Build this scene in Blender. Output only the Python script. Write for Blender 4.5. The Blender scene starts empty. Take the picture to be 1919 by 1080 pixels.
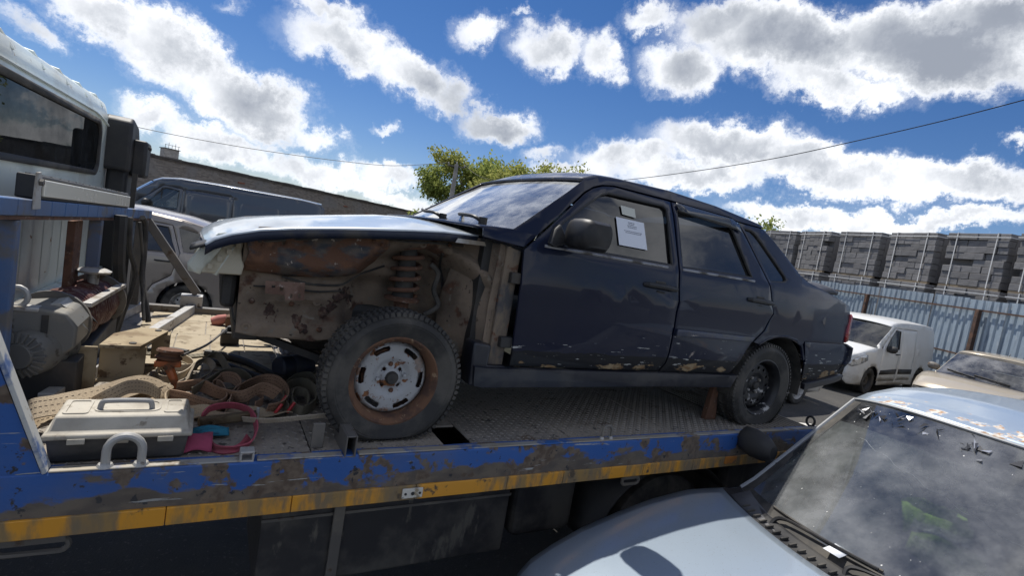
import bpy, bmesh, math, random
from mathutils import Vector, Matrix
from math import sin, cos, pi, radians, sqrt, atan2
random.seed(7)
S = bpy.context.scene
COL = S.collection

# ------------------------------------------------------------------ camera
CAMZ = 2.05
YAW, PIT, ROL = radians(59.7516), radians(-4.6873), radians(9.5975)
fwd = Vector((cos(YAW)*cos(PIT), sin(YAW)*cos(PIT), sin(PIT)))
rgt = fwd.cross(Vector((0, 0, 1))).normalized()
upv = rgt.cross(fwd)
cr, sr = cos(ROL), sin(ROL)
rgt, upv = rgt*cr + upv*sr, upv*cr - rgt*sr
cam = bpy.data.cameras.new('camera')
cam.sensor_width = 36
cam.lens = 976.4776/1919*36
cam.clip_start = .02
cam.clip_end = 3000
camo = bpy.data.objects.new('camera', cam)
COL.objects.link(camo)
M4 = Matrix.Identity(4)
for i in range(3):
    M4[i][0] = rgt[i]; M4[i][1] = upv[i]; M4[i][2] = -fwd[i]
M4[2][3] = CAMZ
camo.matrix_world = M4
S.camera = camo

# ------------------------------------------------------------------ sky and sun
SUN_AZ, SUN_EL = radians(97), radians(62)      # azimuth from +X towards +Y
S.view_settings.view_transform = 'Standard'
S.view_settings.look = 'None'
S.view_settings.gamma = 1
S.view_settings.exposure = 0.78
S.view_settings.use_curve_mapping = False
S.cycles.max_bounces = 8
S.cycles.transparent_max_bounces = 16
S.cycles.caustics_reflective = False
S.cycles.caustics_refractive = False
S.cycles.sample_clamp_indirect = 4
sl = bpy.data.lights.new('sun', 'SUN')
sl.energy = 3.1
sl.angle = radians(.53)
sl.color = (1, .955, .88)
so = bpy.data.objects.new('sun', sl)
sv = Vector((cos(SUN_AZ)*cos(SUN_EL), sin(SUN_AZ)*cos(SUN_EL), sin(SUN_EL)))
so.rotation_euler = sv.to_track_quat('Z', 'Y').to_euler()
so.location = (0, 0, 30)
COL.objects.link(so)

W = bpy.data.worlds.new('World')
S.world = W
W.use_nodes = True
NT = W.node_tree
NT.nodes.clear()


def N(nt, t, **kw):
    n = nt.nodes.new(t)
    for k, v in kw.items():
        if k.startswith('i_'):
            k = k[2:]
            n.inputs[int(k) if k.isdigit() else k.replace('_', ' ')].default_value = v
        else:
            setattr(n, k, v)
    return n


def math_(nt, op, a, b=None, c=None, clamp=False):
    n = nt.nodes.new('ShaderNodeMath')
    n.operation = op
    n.use_clamp = clamp
    for i, v in enumerate((a, b, c)):
        if v is None:
            continue
        if isinstance(v, (int, float)):
            n.inputs[i].default_value = v
        else:
            nt.links.new(v, n.inputs[i])
    return n.outputs[0]


def ramp(nt, fac, stops, interp='LINEAR'):
    n = nt.nodes.new('ShaderNodeValToRGB')
    e = n.color_ramp.elements
    n.color_ramp.interpolation = interp
    while len(e) < len(stops):
        e.new(.5)
    for el, (p, c) in zip(e, stops):
        el.position = p
        el.color = (c, c, c, 1) if isinstance(c, (int, float)) else (*c, 1)
    nt.links.new(fac, n.inputs[0])
    return n.outputs[0]


def sstep(nt, v, lo, hi):
    n = nt.nodes.new('ShaderNodeMapRange')
    n.interpolation_type = 'SMOOTHSTEP'
    nt.links.new(v, n.inputs[0])
    n.inputs[1].default_value = lo
    n.inputs[2].default_value = hi
    return n.outputs[0]


def mixc(nt, fac, a, b):
    n = nt.nodes.new('ShaderNodeMix')
    n.data_type = 'RGBA'
    for idx, v in ((0, fac), (6, a), (7, b)):
        if isinstance(v, (int, float)):
            n.inputs[idx].default_value = v
        elif isinstance(v, tuple):
            n.inputs[idx].default_value = (*v, 1)
        else:
            nt.links.new(v, n.inputs[idx])
    return n.outputs[2]


def build_world():
    nt = NT
    L = nt.links.new
    tc = N(nt, 'ShaderNodeTexCoord')
    D = tc.outputs['Generated']
    sky = N(nt, 'ShaderNodeTexSky', sky_type='NISHITA')
    sky.sun_disc = False
    sky.sun_elevation = SUN_EL
    sky.sun_rotation = pi/2 - SUN_AZ
    sky.altitude = 600
    sky.air_density = 1.0
    sky.dust_density = .1
    sky.ozone_density = 2.2
    hs = N(nt, 'ShaderNodeHueSaturation')
    hs.inputs['Hue'].default_value = .5
    hs.inputs['Saturation'].default_value = 1.25
    hs.inputs['Value'].default_value = .34
    tint = N(nt, 'ShaderNodeMix', data_type='RGBA', blend_type='MULTIPLY')
    tint.inputs[0].default_value = 1
    tint.inputs[7].default_value = (.97, .94, 1.05, 1)
    L(sky.outputs[0], tint.inputs[6])
    L(tint.outputs[2], hs.inputs['Color'])
    # angular coordinates of the direction: azimuth, elevation
    sx = N(nt, 'ShaderNodeSeparateXYZ')
    L(D, sx.inputs[0])
    az = math_(nt, 'ARCTAN2', sx.outputs[1], sx.outputs[0])
    el = math_(nt, 'ARCSINE', sx.outputs[2])
    # warp
    nz = N(nt, 'ShaderNodeTexNoise', i_Scale=7.0, i_Detail=10.0, i_Roughness=.70)
    L(D, nz.inputs['Vector'])
    nz2 = N(nt, 'ShaderNodeTexNoise', i_Scale=3.2, i_Detail=3.0, i_Roughness=.5)
    L(D, nz2.inputs['Vector'])
    wv = N(nt, 'ShaderNodeVectorMath', operation='SUBTRACT')
    L(nz.outputs['Color'], wv.inputs[0]); wv.inputs[1].default_value = (.5, .5, .5)
    ws = N(nt, 'ShaderNodeVectorMath', operation='SCALE')
    L(wv.outputs[0], ws.inputs[0]); ws.inputs['Scale'].default_value = .17
    cb = N(nt, 'ShaderNodeCombineXYZ')
    L(az, cb.inputs[0]); L(el, cb.inputs[1]); cb.inputs[2].default_value = 0
    ad = N(nt, 'ShaderNodeVectorMath', operation='ADD')
    L(cb.outputs[0], ad.inputs[0]); L(ws.outputs[0], ad.inputs[1])
    fl = N(nt, 'ShaderNodeVectorMath', operation='MULTIPLY_ADD')
    L(ad.outputs[0], fl.inputs[0]); fl.inputs[1].default_value = (1, 1, 0); fl.inputs[2].default_value = (0, 0, 1)
    P = fl.outputs[0]
    # cumulus banks: azimuth, elevation (deg), the two half axes as (d_az, d_el)
    field = None
    for (a0, e0, ax, ae, bx, be, amp) in CLOUDS:
        det = ax*be - ae*bx
        m = (be/det, -bx/det, -ae/det, ax/det)
        d1 = N(nt, 'ShaderNodeVectorMath', operation='DOT_PRODUCT')
        L(P, d1.inputs[0]); d1.inputs[1].default_value = (m[0], m[1], -(m[0]*a0 + m[1]*e0))
        d2 = N(nt, 'ShaderNodeVectorMath', operation='DOT_PRODUCT')
        L(P, d2.inputs[0]); d2.inputs[1].default_value = (m[2], m[3], -(m[2]*a0 + m[3]*e0))
        q = math_(nt, 'MULTIPLY', d1.outputs['Value'], d1.outputs['Value'])
        q = math_(nt, 'MULTIPLY_ADD', d2.outputs['Value'], d2.outputs['Value'], q)
        v = math_(nt, 'MULTIPLY_ADD', q, -amp, amp)
        field = v if field is None else math_(nt, 'SMOOTH_MAX', field, v, .25)
    # the same kind of cloud goes on all round
    nb = N(nt, 'ShaderNodeTexNoise', i_Scale=2.6, i_Detail=2.0, i_Roughness=.5)
    L(D, nb.inputs['Vector'])
    bg = math_(nt, 'MULTIPLY_ADD', nb.outputs['Fac'], 5.0, -2.6)
    vd = N(nt, 'ShaderNodeVectorMath', operation='DOT_PRODUCT')
    L(D, vd.inputs[0]); vd.inputs[1].default_value = tuple(Vector((cos(radians(60)), sin(radians(60)), .18)).normalized())
    away = sstep(nt, vd.outputs['Value'], .74, .55)
    bg = math_(nt, 'ADD', bg, math_(nt, 'MULTIPLY_ADD', away, 2.5, -2.5))
    field = math_(nt, 'MAXIMUM', field, bg)
    field = math_(nt, 'MAXIMUM', field, -1.2)
    det = math_(nt, 'MULTIPLY_ADD', nz.outputs['Fac'], 1.5, -.75)
    dens = math_(nt, 'ADD', field, det)
    mask = sstep(nt, dens, -.30, .74)
    wisp = math_(nt, 'MULTIPLY', sstep(nt, dens, -.8, .1), .16)
    mask = math_(nt, 'MAXIMUM', mask, wisp)
    # lit rims, grey thick bellies
    fine = N(nt, 'ShaderNodeTexNoise', i_Scale=15.0, i_Detail=6.0, i_Roughness=.6)
    L(D, fine.inputs['Vector'])
    thick = math_(nt, 'ADD', dens, math_(nt, 'MULTIPLY_ADD', fine.outputs['Fac'], 1.5, -.75))
    thick = math_(nt, 'ADD', thick, math_(nt, 'MULTIPLY_ADD', nz2.outputs['Fac'], 2.0, -1.0))
    cc = ramp(nt, math_(nt, 'MULTIPLY_ADD', thick, .42, .20, clamp=True),
              [(0, (3.5, 3.8, 4.4)), (.22, (4.9, 5.0, 5.1)), (.42, (4.2, 4.3, 4.5)), (.66, (2.55, 2.7, 2.95)), (.9, (1.5, 1.65, 1.95)), (1, (1.4, 1.55, 1.85))])
    colr = mixc(nt, mask, hs.outputs[0], cc)
    b = N(nt, 'ShaderNodeBackground', i_Strength=.145)
    L(colr, b.inputs[0])
    o = N(nt, 'ShaderNodeOutputWorld')
    L(b.outputs[0], o.inputs[0])
    W.cycles.sampling_method = 'MANUAL'
    W.cycles.sample_map_resolution = 256


CLOUDS = [
    (1.7424, 0.2235, -0.0649, -0.0149, 0.01, -0.0319, 1.0),
    (1.6499, 0.2009, -0.0792, -0.0274, 0.0181, -0.0466, 1.25),
    (1.5409, 0.1558, -0.1126, -0.0179, 0.0116, -0.0489, 1.35),
    (1.4285, 0.1305, -0.0496, -0.0118, 0.0064, -0.0222, 0.8),
    (1.8126, 0.1824, -0.0234, -0.0078, 0.0048, -0.0148, 0.5),
    (1.6754, 0.1106, -0.0447, -0.0064, 0.0047, -0.0238, 0.9),
    (1.5721, 0.0852, -0.1111, -0.0133, 0.005, -0.0291, 1.0),
    (1.4204, 0.0675, -0.1301, -0.0121, 0.0033, -0.0241, 0.8),
    (1.2879, 0.0548, -0.0853, -0.0086, 0.0023, -0.0175, 0.7),
    (1.3075, 0.0901, -0.0708, 0.0037, -0.0001, -0.0163, 0.7),
    (1.317, 0.1551, -0.0203, 0.0043, -0.0013, -0.0091, 0.5),
    (1.4467, 0.3273, -0.0502, 0.0062, 0.0009, -0.0198, 0.8),
    (1.4141, 0.2833, -0.09, 0.0012, 0.0054, -0.0419, 1.0),
    (1.2903, 0.2616, -0.0809, -0.0159, 0.012, -0.0389, 1.0),
    (1.2185, 0.2405, -0.0475, -0.0062, 0.0047, -0.0225, 0.7),
    (1.1233, 0.2116, -0.0717, 0.0007, 0.0005, -0.0318, 1.05),
    (1.1749, 0.359, -0.0461, 0.0087, -0.0064, -0.0341, 0.85),
    (1.048, 0.3504, -0.0653, 0.0199, -0.0159, -0.0382, 1.0),
    (0.949, 0.3547, -0.0435, 0.0049, -0.0077, -0.0374, 0.9),
    (1.1015, 0.3925, -0.0175, 0.0028, -0.0016, -0.0079, 0.4),
    (0.8684, 0.4313, -0.0602, 0.0183, -0.0123, -0.0217, 0.9),
    (0.8065, 0.3634, -0.0743, -0.0008, -0.0051, -0.0448, 1.1),
    (0.6363, 0.3853, -0.1484, -0.0114, -0.0081, -0.0644, 1.7),
    (0.4389, 0.379, -0.1509, -0.0179, -0.0108, -0.0654, 1.9),
    (0.3854, 0.4137, -0.0953, -0.0106, -0.0098, -0.0452, 1.7),
    (0.7291, 0.4222, -0.1045, 0.0022, -0.0086, -0.0377, 1.2),
    (0.5602, 0.3241, -0.1079, -0.0085, -0.0038, -0.0309, 1.1),
    (0.8766, 0.187, -0.0942, 0.0207, -0.0099, -0.0348, 1.0),
    (0.6982, 0.2342, -0.1495, -0.0002, -0.005, -0.0454, 1.4),
    (0.5359, 0.2037, -0.1522, -0.0064, -0.0041, -0.0414, 1.4),
    (0.3716, 0.1979, -0.1095, -0.0061, -0.0037, -0.0313, 1.2),
    (0.7497, 0.1744, -0.1446, 0.017, -0.0053, -0.0274, 1.0),
    (0.5686, 0.1316, -0.1271, 0.0003, -0.0022, -0.0227, 1.0),
    (0.392, 0.1424, -0.1261, 0.0016, -0.0024, -0.0186, 0.95),
    (1.0236, 0.1656, -0.0397, 0.0063, -0.003, -0.0171, 0.6),
    (0.3247, 0.2533, -0.0164, -0.0001, -0.0019, -0.0098, 0.6),
    (0.9394, 0.1491, -0.1177, 0.0175, -0.0035, -0.0191, 0.8),
    (1.572, 0.2884, -0.0184, 0.0061, -0.0012, -0.0103, 0.3),
]
build_world()

# ------------------------------------------------------------------ materials
MATS = {}


def pmat(name, col, rough=.5, metal=0., layers=(), bump=None, coat=0., spec=.5, emit=None, vary=0., coat_rough=.08):
    """Principled material; layers = noise-shaped coats of dirt, rust, wear on top of the base colour"""
    if name in MATS:
        return MATS[name]
    m = bpy.data.materials.new(name)
    m.use_nodes = True
    nt = m.node_tree
    bs = nt.nodes['Principled BSDF']
    L = nt.links.new
    tc = N(nt, 'ShaderNodeTexCoord')
    O = tc.outputs['Object']
    c = col
    r = rough
    me = metal
    ct = coat
    if vary:
        n = N(nt, 'ShaderNodeTexNoise', i_Scale=3.1, i_Detail=5.0)
        L(O, n.inputs['Vector'])
        f = sstep(nt, n.outputs['Fac'], .3, .7)
        c = mixc(nt, f, tuple(x*(1 - vary) for x in col), tuple(min(1, x*(1 + vary)) for x in col))
    for i, ly in enumerate(layers):
        mp = N(nt, 'ShaderNodeMapping')
        L(O, mp.inputs[0])
        mp.inputs['Scale'].default_value = ly.get('st', (1, 1, 1))
        mp.inputs['Location'].default_value = (i*3.7 + .3, i*1.9, i*5.1)
        n = N(nt, 'ShaderNodeTexNoise', i_Scale=ly['s'], i_Detail=ly.get('d', 6.0), i_Roughness=ly.get('r', .6))
        L(mp.outputs[0], n.inputs['Vector'])
        f = n.outputs['Fac']
        if 'ax' in ly:                     # worn more towards one end of an axis: (axis, from, to, weight)
            ax, a, b_, wgt = ly['ax']
            sp = N(nt, 'ShaderNodeSeparateXYZ')
            L(O, sp.inputs[0])
            g = sstep(nt, sp.outputs[ax], a, b_)
            f = math_(nt, 'ADD', f, math_(nt, 'MULTIPLY_ADD', g, wgt, -wgt*.5))
        f = sstep(nt, f, ly['lo'], ly['hi'])
        a = ly.get('a', 1.)
        if a < 1:
            f = math_(nt, 'MULTIPLY', f, a)
        lc = ly['c']
        if ly.get('c2'):
            n2 = N(nt, 'ShaderNodeTexNoise', i_Scale=ly['s']*3.3, i_Detail=5.0)
            L(mp.outputs[0], n2.inputs['Vector'])
            lc = mixc(nt, sstep(nt, n2.outputs['Fac'], .35, .65), ly['c'], ly['c2'])
        c = mixc(nt, f, c, lc)
        for nm in ('rough', 'metal', 'coat'):
            if nm in ly:
                base = {'rough': r, 'metal': me, 'coat': ct}[nm]
                mx = N(nt, 'ShaderNodeMix')
                L(f, mx.inputs[0])
                if isinstance(base, (int, float)):
                    mx.inputs[2].default_value = base
                else:
                    L(base, mx.inputs[2])
                mx.inputs[3].default_value = ly[nm]
                if nm == 'rough': r = mx.outputs[0]
                elif nm == 'metal': me = mx.outputs[0]
                else: ct = mx.outputs[0]

    def put(v, key):
        if isinstance(v, (int, float)):
            bs.inputs[key].default_value = v
        elif isinstance(v, tuple):
            bs.inputs[key].default_value = (*v, 1)
        else:
            L(v, bs.inputs[key])
    put(c, 'Base Color'); put(r, 'Roughness'); put(me, 'Metallic')
    bs.inputs['Specular IOR Level'].default_value = spec
    if coat:
        put(ct, 'Coat Weight')
        bs.inputs['Coat Roughness'].default_value = coat_rough
    if emit:
        bs.inputs['Emission Color'].default_value = (*emit[0], 1)
        bs.inputs['Emission Strength'].default_value = emit[1]
    if bump:
        n = N(nt, 'ShaderNodeTexNoise', i_Scale=bump[0], i_Detail=6.0, i_Roughness=.65)
        L(O, n.inputs['Vector'])
        bn = N(nt, 'ShaderNodeBump', i_Strength=bump[1], i_Distance=bump[2] if len(bump) > 2 else .01)
        L(n.outputs['Fac'], bn.inputs['Height'])
        L(bn.outputs[0], bs.inputs['Normal'])
    MATS[name] = m
    return m


def glass(name, tint, refl=1.0, dust=None, rough=.0, film=0.):
    """thin pane: tinted see-through, mirror by fresnel, a veil of dust"""
    if name in MATS:
        return MATS[name]
    m = bpy.data.materials.new(name)
    m.use_nodes = True
    nt = m.node_tree
    nt.nodes.clear()
    L = nt.links.new
    tr = N(nt, 'ShaderNodeBsdfTransparent')
    tr.inputs[0].default_value = (*tint, 1)
    gl = N(nt, 'ShaderNodeBsdfGlossy')
    gl.inputs['Roughness'].default_value = rough
    fr = N(nt, 'ShaderNodeFresnel', i_IOR=1.52)
    f = math_(nt, 'MULTIPLY_ADD', fr.outputs[0], 1.5*refl, film, clamp=True)
    mx = N(nt, 'ShaderNodeMixShader')
    L(f, mx.inputs[0]); L(tr.outputs[0], mx.inputs[1]); L(gl.outputs[0], mx.inputs[2])
    last = mx.outputs[0]
    if dust:
        tc = N(nt, 'ShaderNodeTexCoord')
        n = N(nt, 'ShaderNodeTexNoise', i_Scale=dust[2], i_Detail=7.0, i_Roughness=.65)
        L(tc.outputs['Object'], n.inputs['Vector'])
        d = math_(nt, 'MULTIPLY', sstep(nt, n.outputs['Fac'], .3, .75), dust[1])
        df = N(nt, 'ShaderNodeBsdfDiffuse')
        df.inputs[0].default_value = (*dust[0], 1)
        m2 = N(nt, 'ShaderNodeMixShader')
        L(d, m2.inputs[0]); L(last, m2.inputs[1]); L(df.outputs[0], m2.inputs[2])
        last = m2.outputs[0]
    o = N(nt, 'ShaderNodeOutputMaterial')
    L(last, o.inputs[0])
    MATS[name] = m
    return m


RUST1, RUST2, DIRT = (.135, .068, .042), (.065, .036, .026), (.19, .155, .12)

# ------------------------------------------------------------------ mesh helpers


def link(o, parent=None):
    COL.objects.link(o)
    if parent:
        o.parent = parent
    return o


def finish(me, smooth, angle=35):
    if smooth:
        me.shade_smooth()
        me.set_sharp_from_angle(angle=radians(angle))
    else:
        me.shade_flat()


def thing(name, label, cat, loc=(0, 0, 0), rz=0., group=None):
    o = bpy.data.objects.new(name, None)
    o.empty_display_size = .1
    link(o)
    o.location = loc
    o.rotation_euler = (0, 0, rz)
    return tag(o, label, cat, group)


def tag(o, label=None, cat=None, group=None, kind=None):
    if label: o['label'] = label
    if cat: o['category'] = cat
    if group: o['group'] = group
    if kind: o['kind'] = kind
    return o


class MB:
    def __init__(s):
        s.v, s.f = [], []

    def add(s, vs, fs):
        k = len(s.v)
        s.v += [tuple(v) for v in vs]
        s.f += [tuple(i + k for i in f) for f in fs]
        return s

    def box(s, x0, x1, y0, y1, z0, z1):
        return s.add([(x, y, z) for z in (z0, z1) for x, y in ((x0, y0), (x1, y0), (x1, y1), (x0, y1))],
                     [(3, 2, 1, 0), (4, 5, 6, 7), (0, 1, 5, 4), (1, 2, 6, 5), (2, 3, 7, 6), (3, 0, 4, 7)])

    def bar(s, a, b, w, h, up=(0, 0, 1)):
        a, b = Vector(a), Vector(b)
        d = (b - a).normalized()
        u = Vector(up)
        sd = d.cross(u).normalized()
        u = sd.cross(d)
        vs = [p + sd*sx*w/2 + u*sy*h/2 for p in (a, b) for sx, sy in ((-1, -1), (1, -1), (1, 1), (-1, 1))]
        return s.add(vs, [(3, 2, 1, 0), (4, 5, 6, 7), (0, 1, 5, 4), (1, 2, 6, 5), (2, 3, 7, 6), (3, 0, 4, 7)])

    def tube(s, pts, r, n=8, caps=True, closed=False):
        pts = [Vector(p) for p in pts]
        k = len(pts)
        rs = r if isinstance(r, (list, tuple)) else [r]*k
        rings = []
        pu = None
        for i, p in enumerate(pts):
            if closed:
                t = pts[(i + 1) % k] - pts[i - 1]
            else:
                t = pts[min(i + 1, k - 1)] - pts[max(i - 1, 0)]
            t.normalize()
            if pu is None:
                pu = t.orthogonal().normalized()
            pu = (pu - t*pu.dot(t)).normalized()
            w = t.cross(pu)
            rings.append([p + (pu*cos(2*pi*j/n) + w*sin(2*pi*j/n))*rs[i] for j in range(n)])
        vs = [v for rg in rings for v in rg]
        fs = []
        for i in range(k if closed else k - 1):
            a, b = i*n, ((i + 1) % k)*n
            for j in range(n):
                j2 = (j + 1) % n
                fs.append((a + j, a + j2, b + j2, b + j))
        if caps and not closed:
            fs.append(tuple(range(n - 1, -1, -1)))
            fs.append(tuple((k - 1)*n + j for j in range(n)))
        return s.add(vs, fs)

    def cyl(s, a, b, r, n=16, r2=None):
        return s.tube([a, b], [r, r if r2 is None else r2], n)

    def lathe(s, prof, c, axis, n=32, closed=False):
        """prof: (radius, distance along axis)"""
        c, ax = Vector(c), Vector(axis).normalized()
        u = ax.orthogonal().normalized()
        w = ax.cross(u)
        k = len(prof)
        vs = []
        for r, h in prof:
            for j in range(n):
                t = 2*pi*j/n
                vs.append(c + ax*h + (u*cos(t) + w*sin(t))*r)
        fs = []
        for i in range(k if closed else k - 1):
            a, b = i*n, ((i + 1) % k)*n
            for j in range(n):
                j2 = (j + 1) % n
                fs.append((a + j, b + j, b + j2, a + j2))
        return s.add(vs, fs)

    def prism(s, poly, mp0, mp1):
        """poly of (u,v); mp0/mp1 map (u,v) to the two faces"""
        n = len(poly)
        return s.add([mp0(*p) for p in poly] + [mp1(*p) for p in poly],
                     [tuple(range(n)), tuple(range(2*n - 1, n - 1, -1))] +
                     [(i, i + n, (i + 1) % n + n, (i + 1) % n) for i in range(n)])

    def grid(s, fn, nu, nv):
        vs = [fn(i/nu, j/nv) for i in range(nu + 1) for j in range(nv + 1)]
        fs = [(i*(nv + 1) + j, (i + 1)*(nv + 1) + j, (i + 1)*(nv + 1) + j + 1, i*(nv + 1) + j + 1)
              for i in range(nu) for j in range(nv)]
        return s.add(vs, fs)

    def build(s, name, mat, parent=None, smooth=True, bev=0., angle=35, solid=0., loc=None, seg=2):
        me = bpy.data.meshes.new(name)
        me.from_pydata(s.v, [], s.f)
        bm = bmesh.new()
        bm.from_mesh(me)
        bmesh.ops.recalc_face_normals(bm, faces=bm.faces)
        bm.to_mesh(me)
        bm.free()
        me.materials.append(mat)
        finish(me, smooth, angle)
        o = bpy.data.objects.new(name, me)
        if loc:
            o.location = loc
        if solid:
            md = o.modifiers.new('solid', 'SOLIDIFY')
            md.thickness = solid
            md.offset = 0
        if bev:
            md = o.modifiers.new('bevel', 'BEVEL')
            md.width = bev
            md.segments = seg
            md.limit_method = 'ANGLE'
            md.angle_limit = radians(40)
        return link(o, parent)


def resamp(pts, n, closed=False):
    """Catmull-Rom through pts, n samples per span"""
    pts = [Vector(p) for p in pts]
    k = len(pts)
    out = []
    for i in range(k if closed else k - 1):
        g = (lambda j: pts[j % k]) if closed else (lambda j: pts[max(0, min(k - 1, j))])
        p0, p1, p2, p3 = g(i - 1), g(i), g(i + 1), g(i + 2)
        for t in range(n):
            t /= n
            out.append(.5*((2*p1) + (p2 - p0)*t + (2*p0 - 5*p1 + 4*p2 - p3)*t*t + (3*p1 - p0 - 3*p2 + p3)*t**3))
    if not closed:
        out.append(pts[-1])
    return out


def panel(name, outline, mp, mat, parent, step=.07, holes=(), thick=.012, smooth=True, angle=35, bev=0.):
    """sheet cut to an outline in (u,v), with holes, gridded finely and bent by mp(u,v)"""
    bm = bmesh.new()
    edges = []
    for lp in [outline] + list(holes):
        vs = [bm.verts.new((p[0], p[1], 0)) for p in lp]
        edges += [bm.edges.new((vs[i], vs[(i + 1) % len(vs)])) for i in range(len(vs))]
    bmesh.ops.triangle_fill(bm, use_beauty=True, edges=edges)
    us = [p[0] for p in outline]
    vv = [p[1] for p in outline]
    for ax, lo, hi in ((0, min(us), max(us)), (1, min(vv), max(vv))):
        k = int((hi - lo)/step)
        for i in range(1, k + 1):
            co = [0, 0, 0]
            no = [0, 0, 0]
            co[ax] = lo + (hi - lo)*i/(k + 1)
            no[ax] = 1
            bmesh.ops.bisect_plane(bm, geom=bm.verts[:] + bm.edges[:] + bm.faces[:], plane_co=co, plane_no=no, dist=1e-5)
    for v in bm.verts:
        v.co = mp(v.co.x, v.co.y)
    bmesh.ops.recalc_face_normals(bm, faces=bm.faces)
    me = bpy.data.meshes.new(name)
    bm.to_mesh(me)
    bm.free()
    me.materials.append(mat)
    finish(me, smooth, angle)
    o = bpy.data.objects.new(name, me)
    if thick:
        md = o.modifiers.new('solid', 'SOLIDIFY')
        md.thickness = thick
        md.offset = 0
    if bev:
        md = o.modifiers.new('bevel', 'BEVEL')
        md.width = bev
        md.segments = 2
        md.limit_method = 'ANGLE'
        md.angle_limit = radians(50)
    return link(o, parent)


def copy_tree(o, parent=None):
    c = o.copy()
    COL.objects.link(c)
    c.parent = parent
    for ch in o.children:
        copy_tree(ch, c)
    return c


def lerp(tab, x):
    if x <= tab[0][0]:
        return tab[0][1]
    for (a, b), (c, d) in zip(tab, tab[1:]):
        if x <= c:
            return b + (d - b)*(x - a)/(c - a)
    return tab[-1][1]


def sst(a, b, x):
    t = max(0, min(1, (x - a)/(b - a)))
    return t*t*(3 - 2*t)


def at(px, py, ax, val):
    """point of the plane axis=val seen in direction (px,py) of the photograph"""
    d = fwd + rgt*((px - 959.5)/976.4776) + upv*((540 - py)/976.4776)
    i = 'XYZ'.index(ax)
    t = (val - (CAMZ if i == 2 else 0))/d[i]
    return Vector((0, 0, CAMZ)) + d*t


ROOTS = {}
_link0 = link


def link(o, parent=None):          # parts are written in world metres under an Empty at the thing's base
    COL.objects.link(o)
    if parent:
        o.parent = parent
        if parent.name in ROOTS:
            o.matrix_parent_inverse = ROOTS[parent.name]
    return o


def wthing(name, label, cat, loc, group=None):
    o = thing(name, label, cat, loc, 0, group)
    ROOTS[o.name] = Matrix.Translation(-Vector(loc))
    return o


# ------------------------------------------------------------------ ground
ASPH = pmat('asphalt', (.052, .05, .047), .9, layers=[
    dict(s=.35, lo=.45, hi=.65, c=(.10, .092, .08), a=.8),
    dict(s=45, d=3, lo=.6, hi=.72, c=(.16, .15, .135), a=.6),
    dict(s=1.7, lo=.58, hi=.7, c=(.028, .027, .026), a=.7)], bump=(70, .6, .02))
g = MB()
n = 60
def gz(i): return (abs(i)/30)**2.2*400*(1 if i >= 0 else -1)
g.add([(gz(i - 30) + 5, gz(j - 30) + 8, 0) for i in range(n + 1) for j in range(n + 1)],
      [(i*(n + 1) + j, (i + 1)*(n + 1) + j, (i + 1)*(n + 1) + j + 1, i*(n + 1) + j + 1) for i in range(n) for j in range(n)])
tag(g.build('ground', ASPH, smooth=False), kind='structure')
LINE = pmat('line_paint', (.62, .6, .55), .8, layers=[dict(s=14, lo=.5, hi=.62, c=(.09, .085, .08))])
for k, (a, b) in enumerate((((9.2, 4.55), (13.2, 4.75)), ((7.0, 5.0), (8.6, 4.5)))):
    m = MB()
    a, b = Vector((*a, .004)), Vector((*b, .004))
    sd = (b - a).normalized().cross(Vector((0, 0, 1)))*.07
    m.add([a - sd, b - sd, b + sd, a + sd], [(0, 1, 2, 3)])
    tag(m.build('road_marking', LINE, smooth=False), kind='structure')

# ------------------------------------------------------------------ tow truck
D, YE, YF = 1.157, 1.887, 4.53
BLUE = pmat('deck_blue', (.026, .10, .33), .55, layers=[
    dict(s=3.4, st=(1, 1, 1.9), lo=.47, hi=.53, c=(.155, .125, .095), c2=(.10, .082, .068), rough=.9, ax=(2, 1.12, 1.03, .24)),
    dict(s=8, lo=.535, hi=.58, c=(.17, .13, .095), c2=(.1, .07, .05), rough=.9),
    dict(s=22, lo=.62, hi=.66, c=(.03, .03, .035), rough=.8), dict(s=18, st=(.25, 1, 4), lo=.66, hi=.69, c=(.36, .36, .34), rough=.8),
    dict(s=2.2, lo=.45, hi=.75, c=(.16, .15, .13), a=.4, rough=.85)], bump=(30, .25, .006))
BLUEP = pmat('post_blue', (.05, .13, .30), .5, layers=[
    dict(s=6, lo=.52, hi=.66, c=(.15, .14, .125), rough=.9), dict(s=2, lo=.4, hi=.7, c=(.17, .16, .15), a=.6, rough=.9)], bump=(25, .2, .005))
YELL = pmat('reflective_yellow', (.66, .30, .03), .45, layers=[
    dict(s=4, st=(1.6, 1, .5), lo=.44, hi=.56, c=(.2, .15, .09), c2=(.32, .2, .07), rough=.85),
    dict(s=14, lo=.6, hi=.68, c=(.1, .075, .05), rough=.9)])
DECKM = pmat('deck_steel', (.25, .225, .195), .62, .2, layers=[
    dict(s=1.6, lo=.38, hi=.62, c=(.30, .26, .21), rough=.9, metal=0.),
    dict(s=6, lo=.56, hi=.7, c=(.12, .085, .06), rough=.92, metal=0.),
    dict(s=26, lo=.58, hi=.66, c=(.06, .052, .046), rough=.6)], bump=(60, .3, .004))
LUGM = pmat('deck_lugs', (.30, .275, .245), .5, .35, layers=[dict(s=3, lo=.4, hi=.65, c=(.23, .20, .165), rough=.85, metal=0.)])
DUSTY = pmat('dusty_plate', (.40, .335, .235), .9, layers=[
    dict(s=7, lo=.5, hi=.66, c=(.27, .215, .14)), dict(s=24, lo=.58, hi=.68, c=(.16, .125, .08))], bump=(40, .4, .006))
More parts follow.
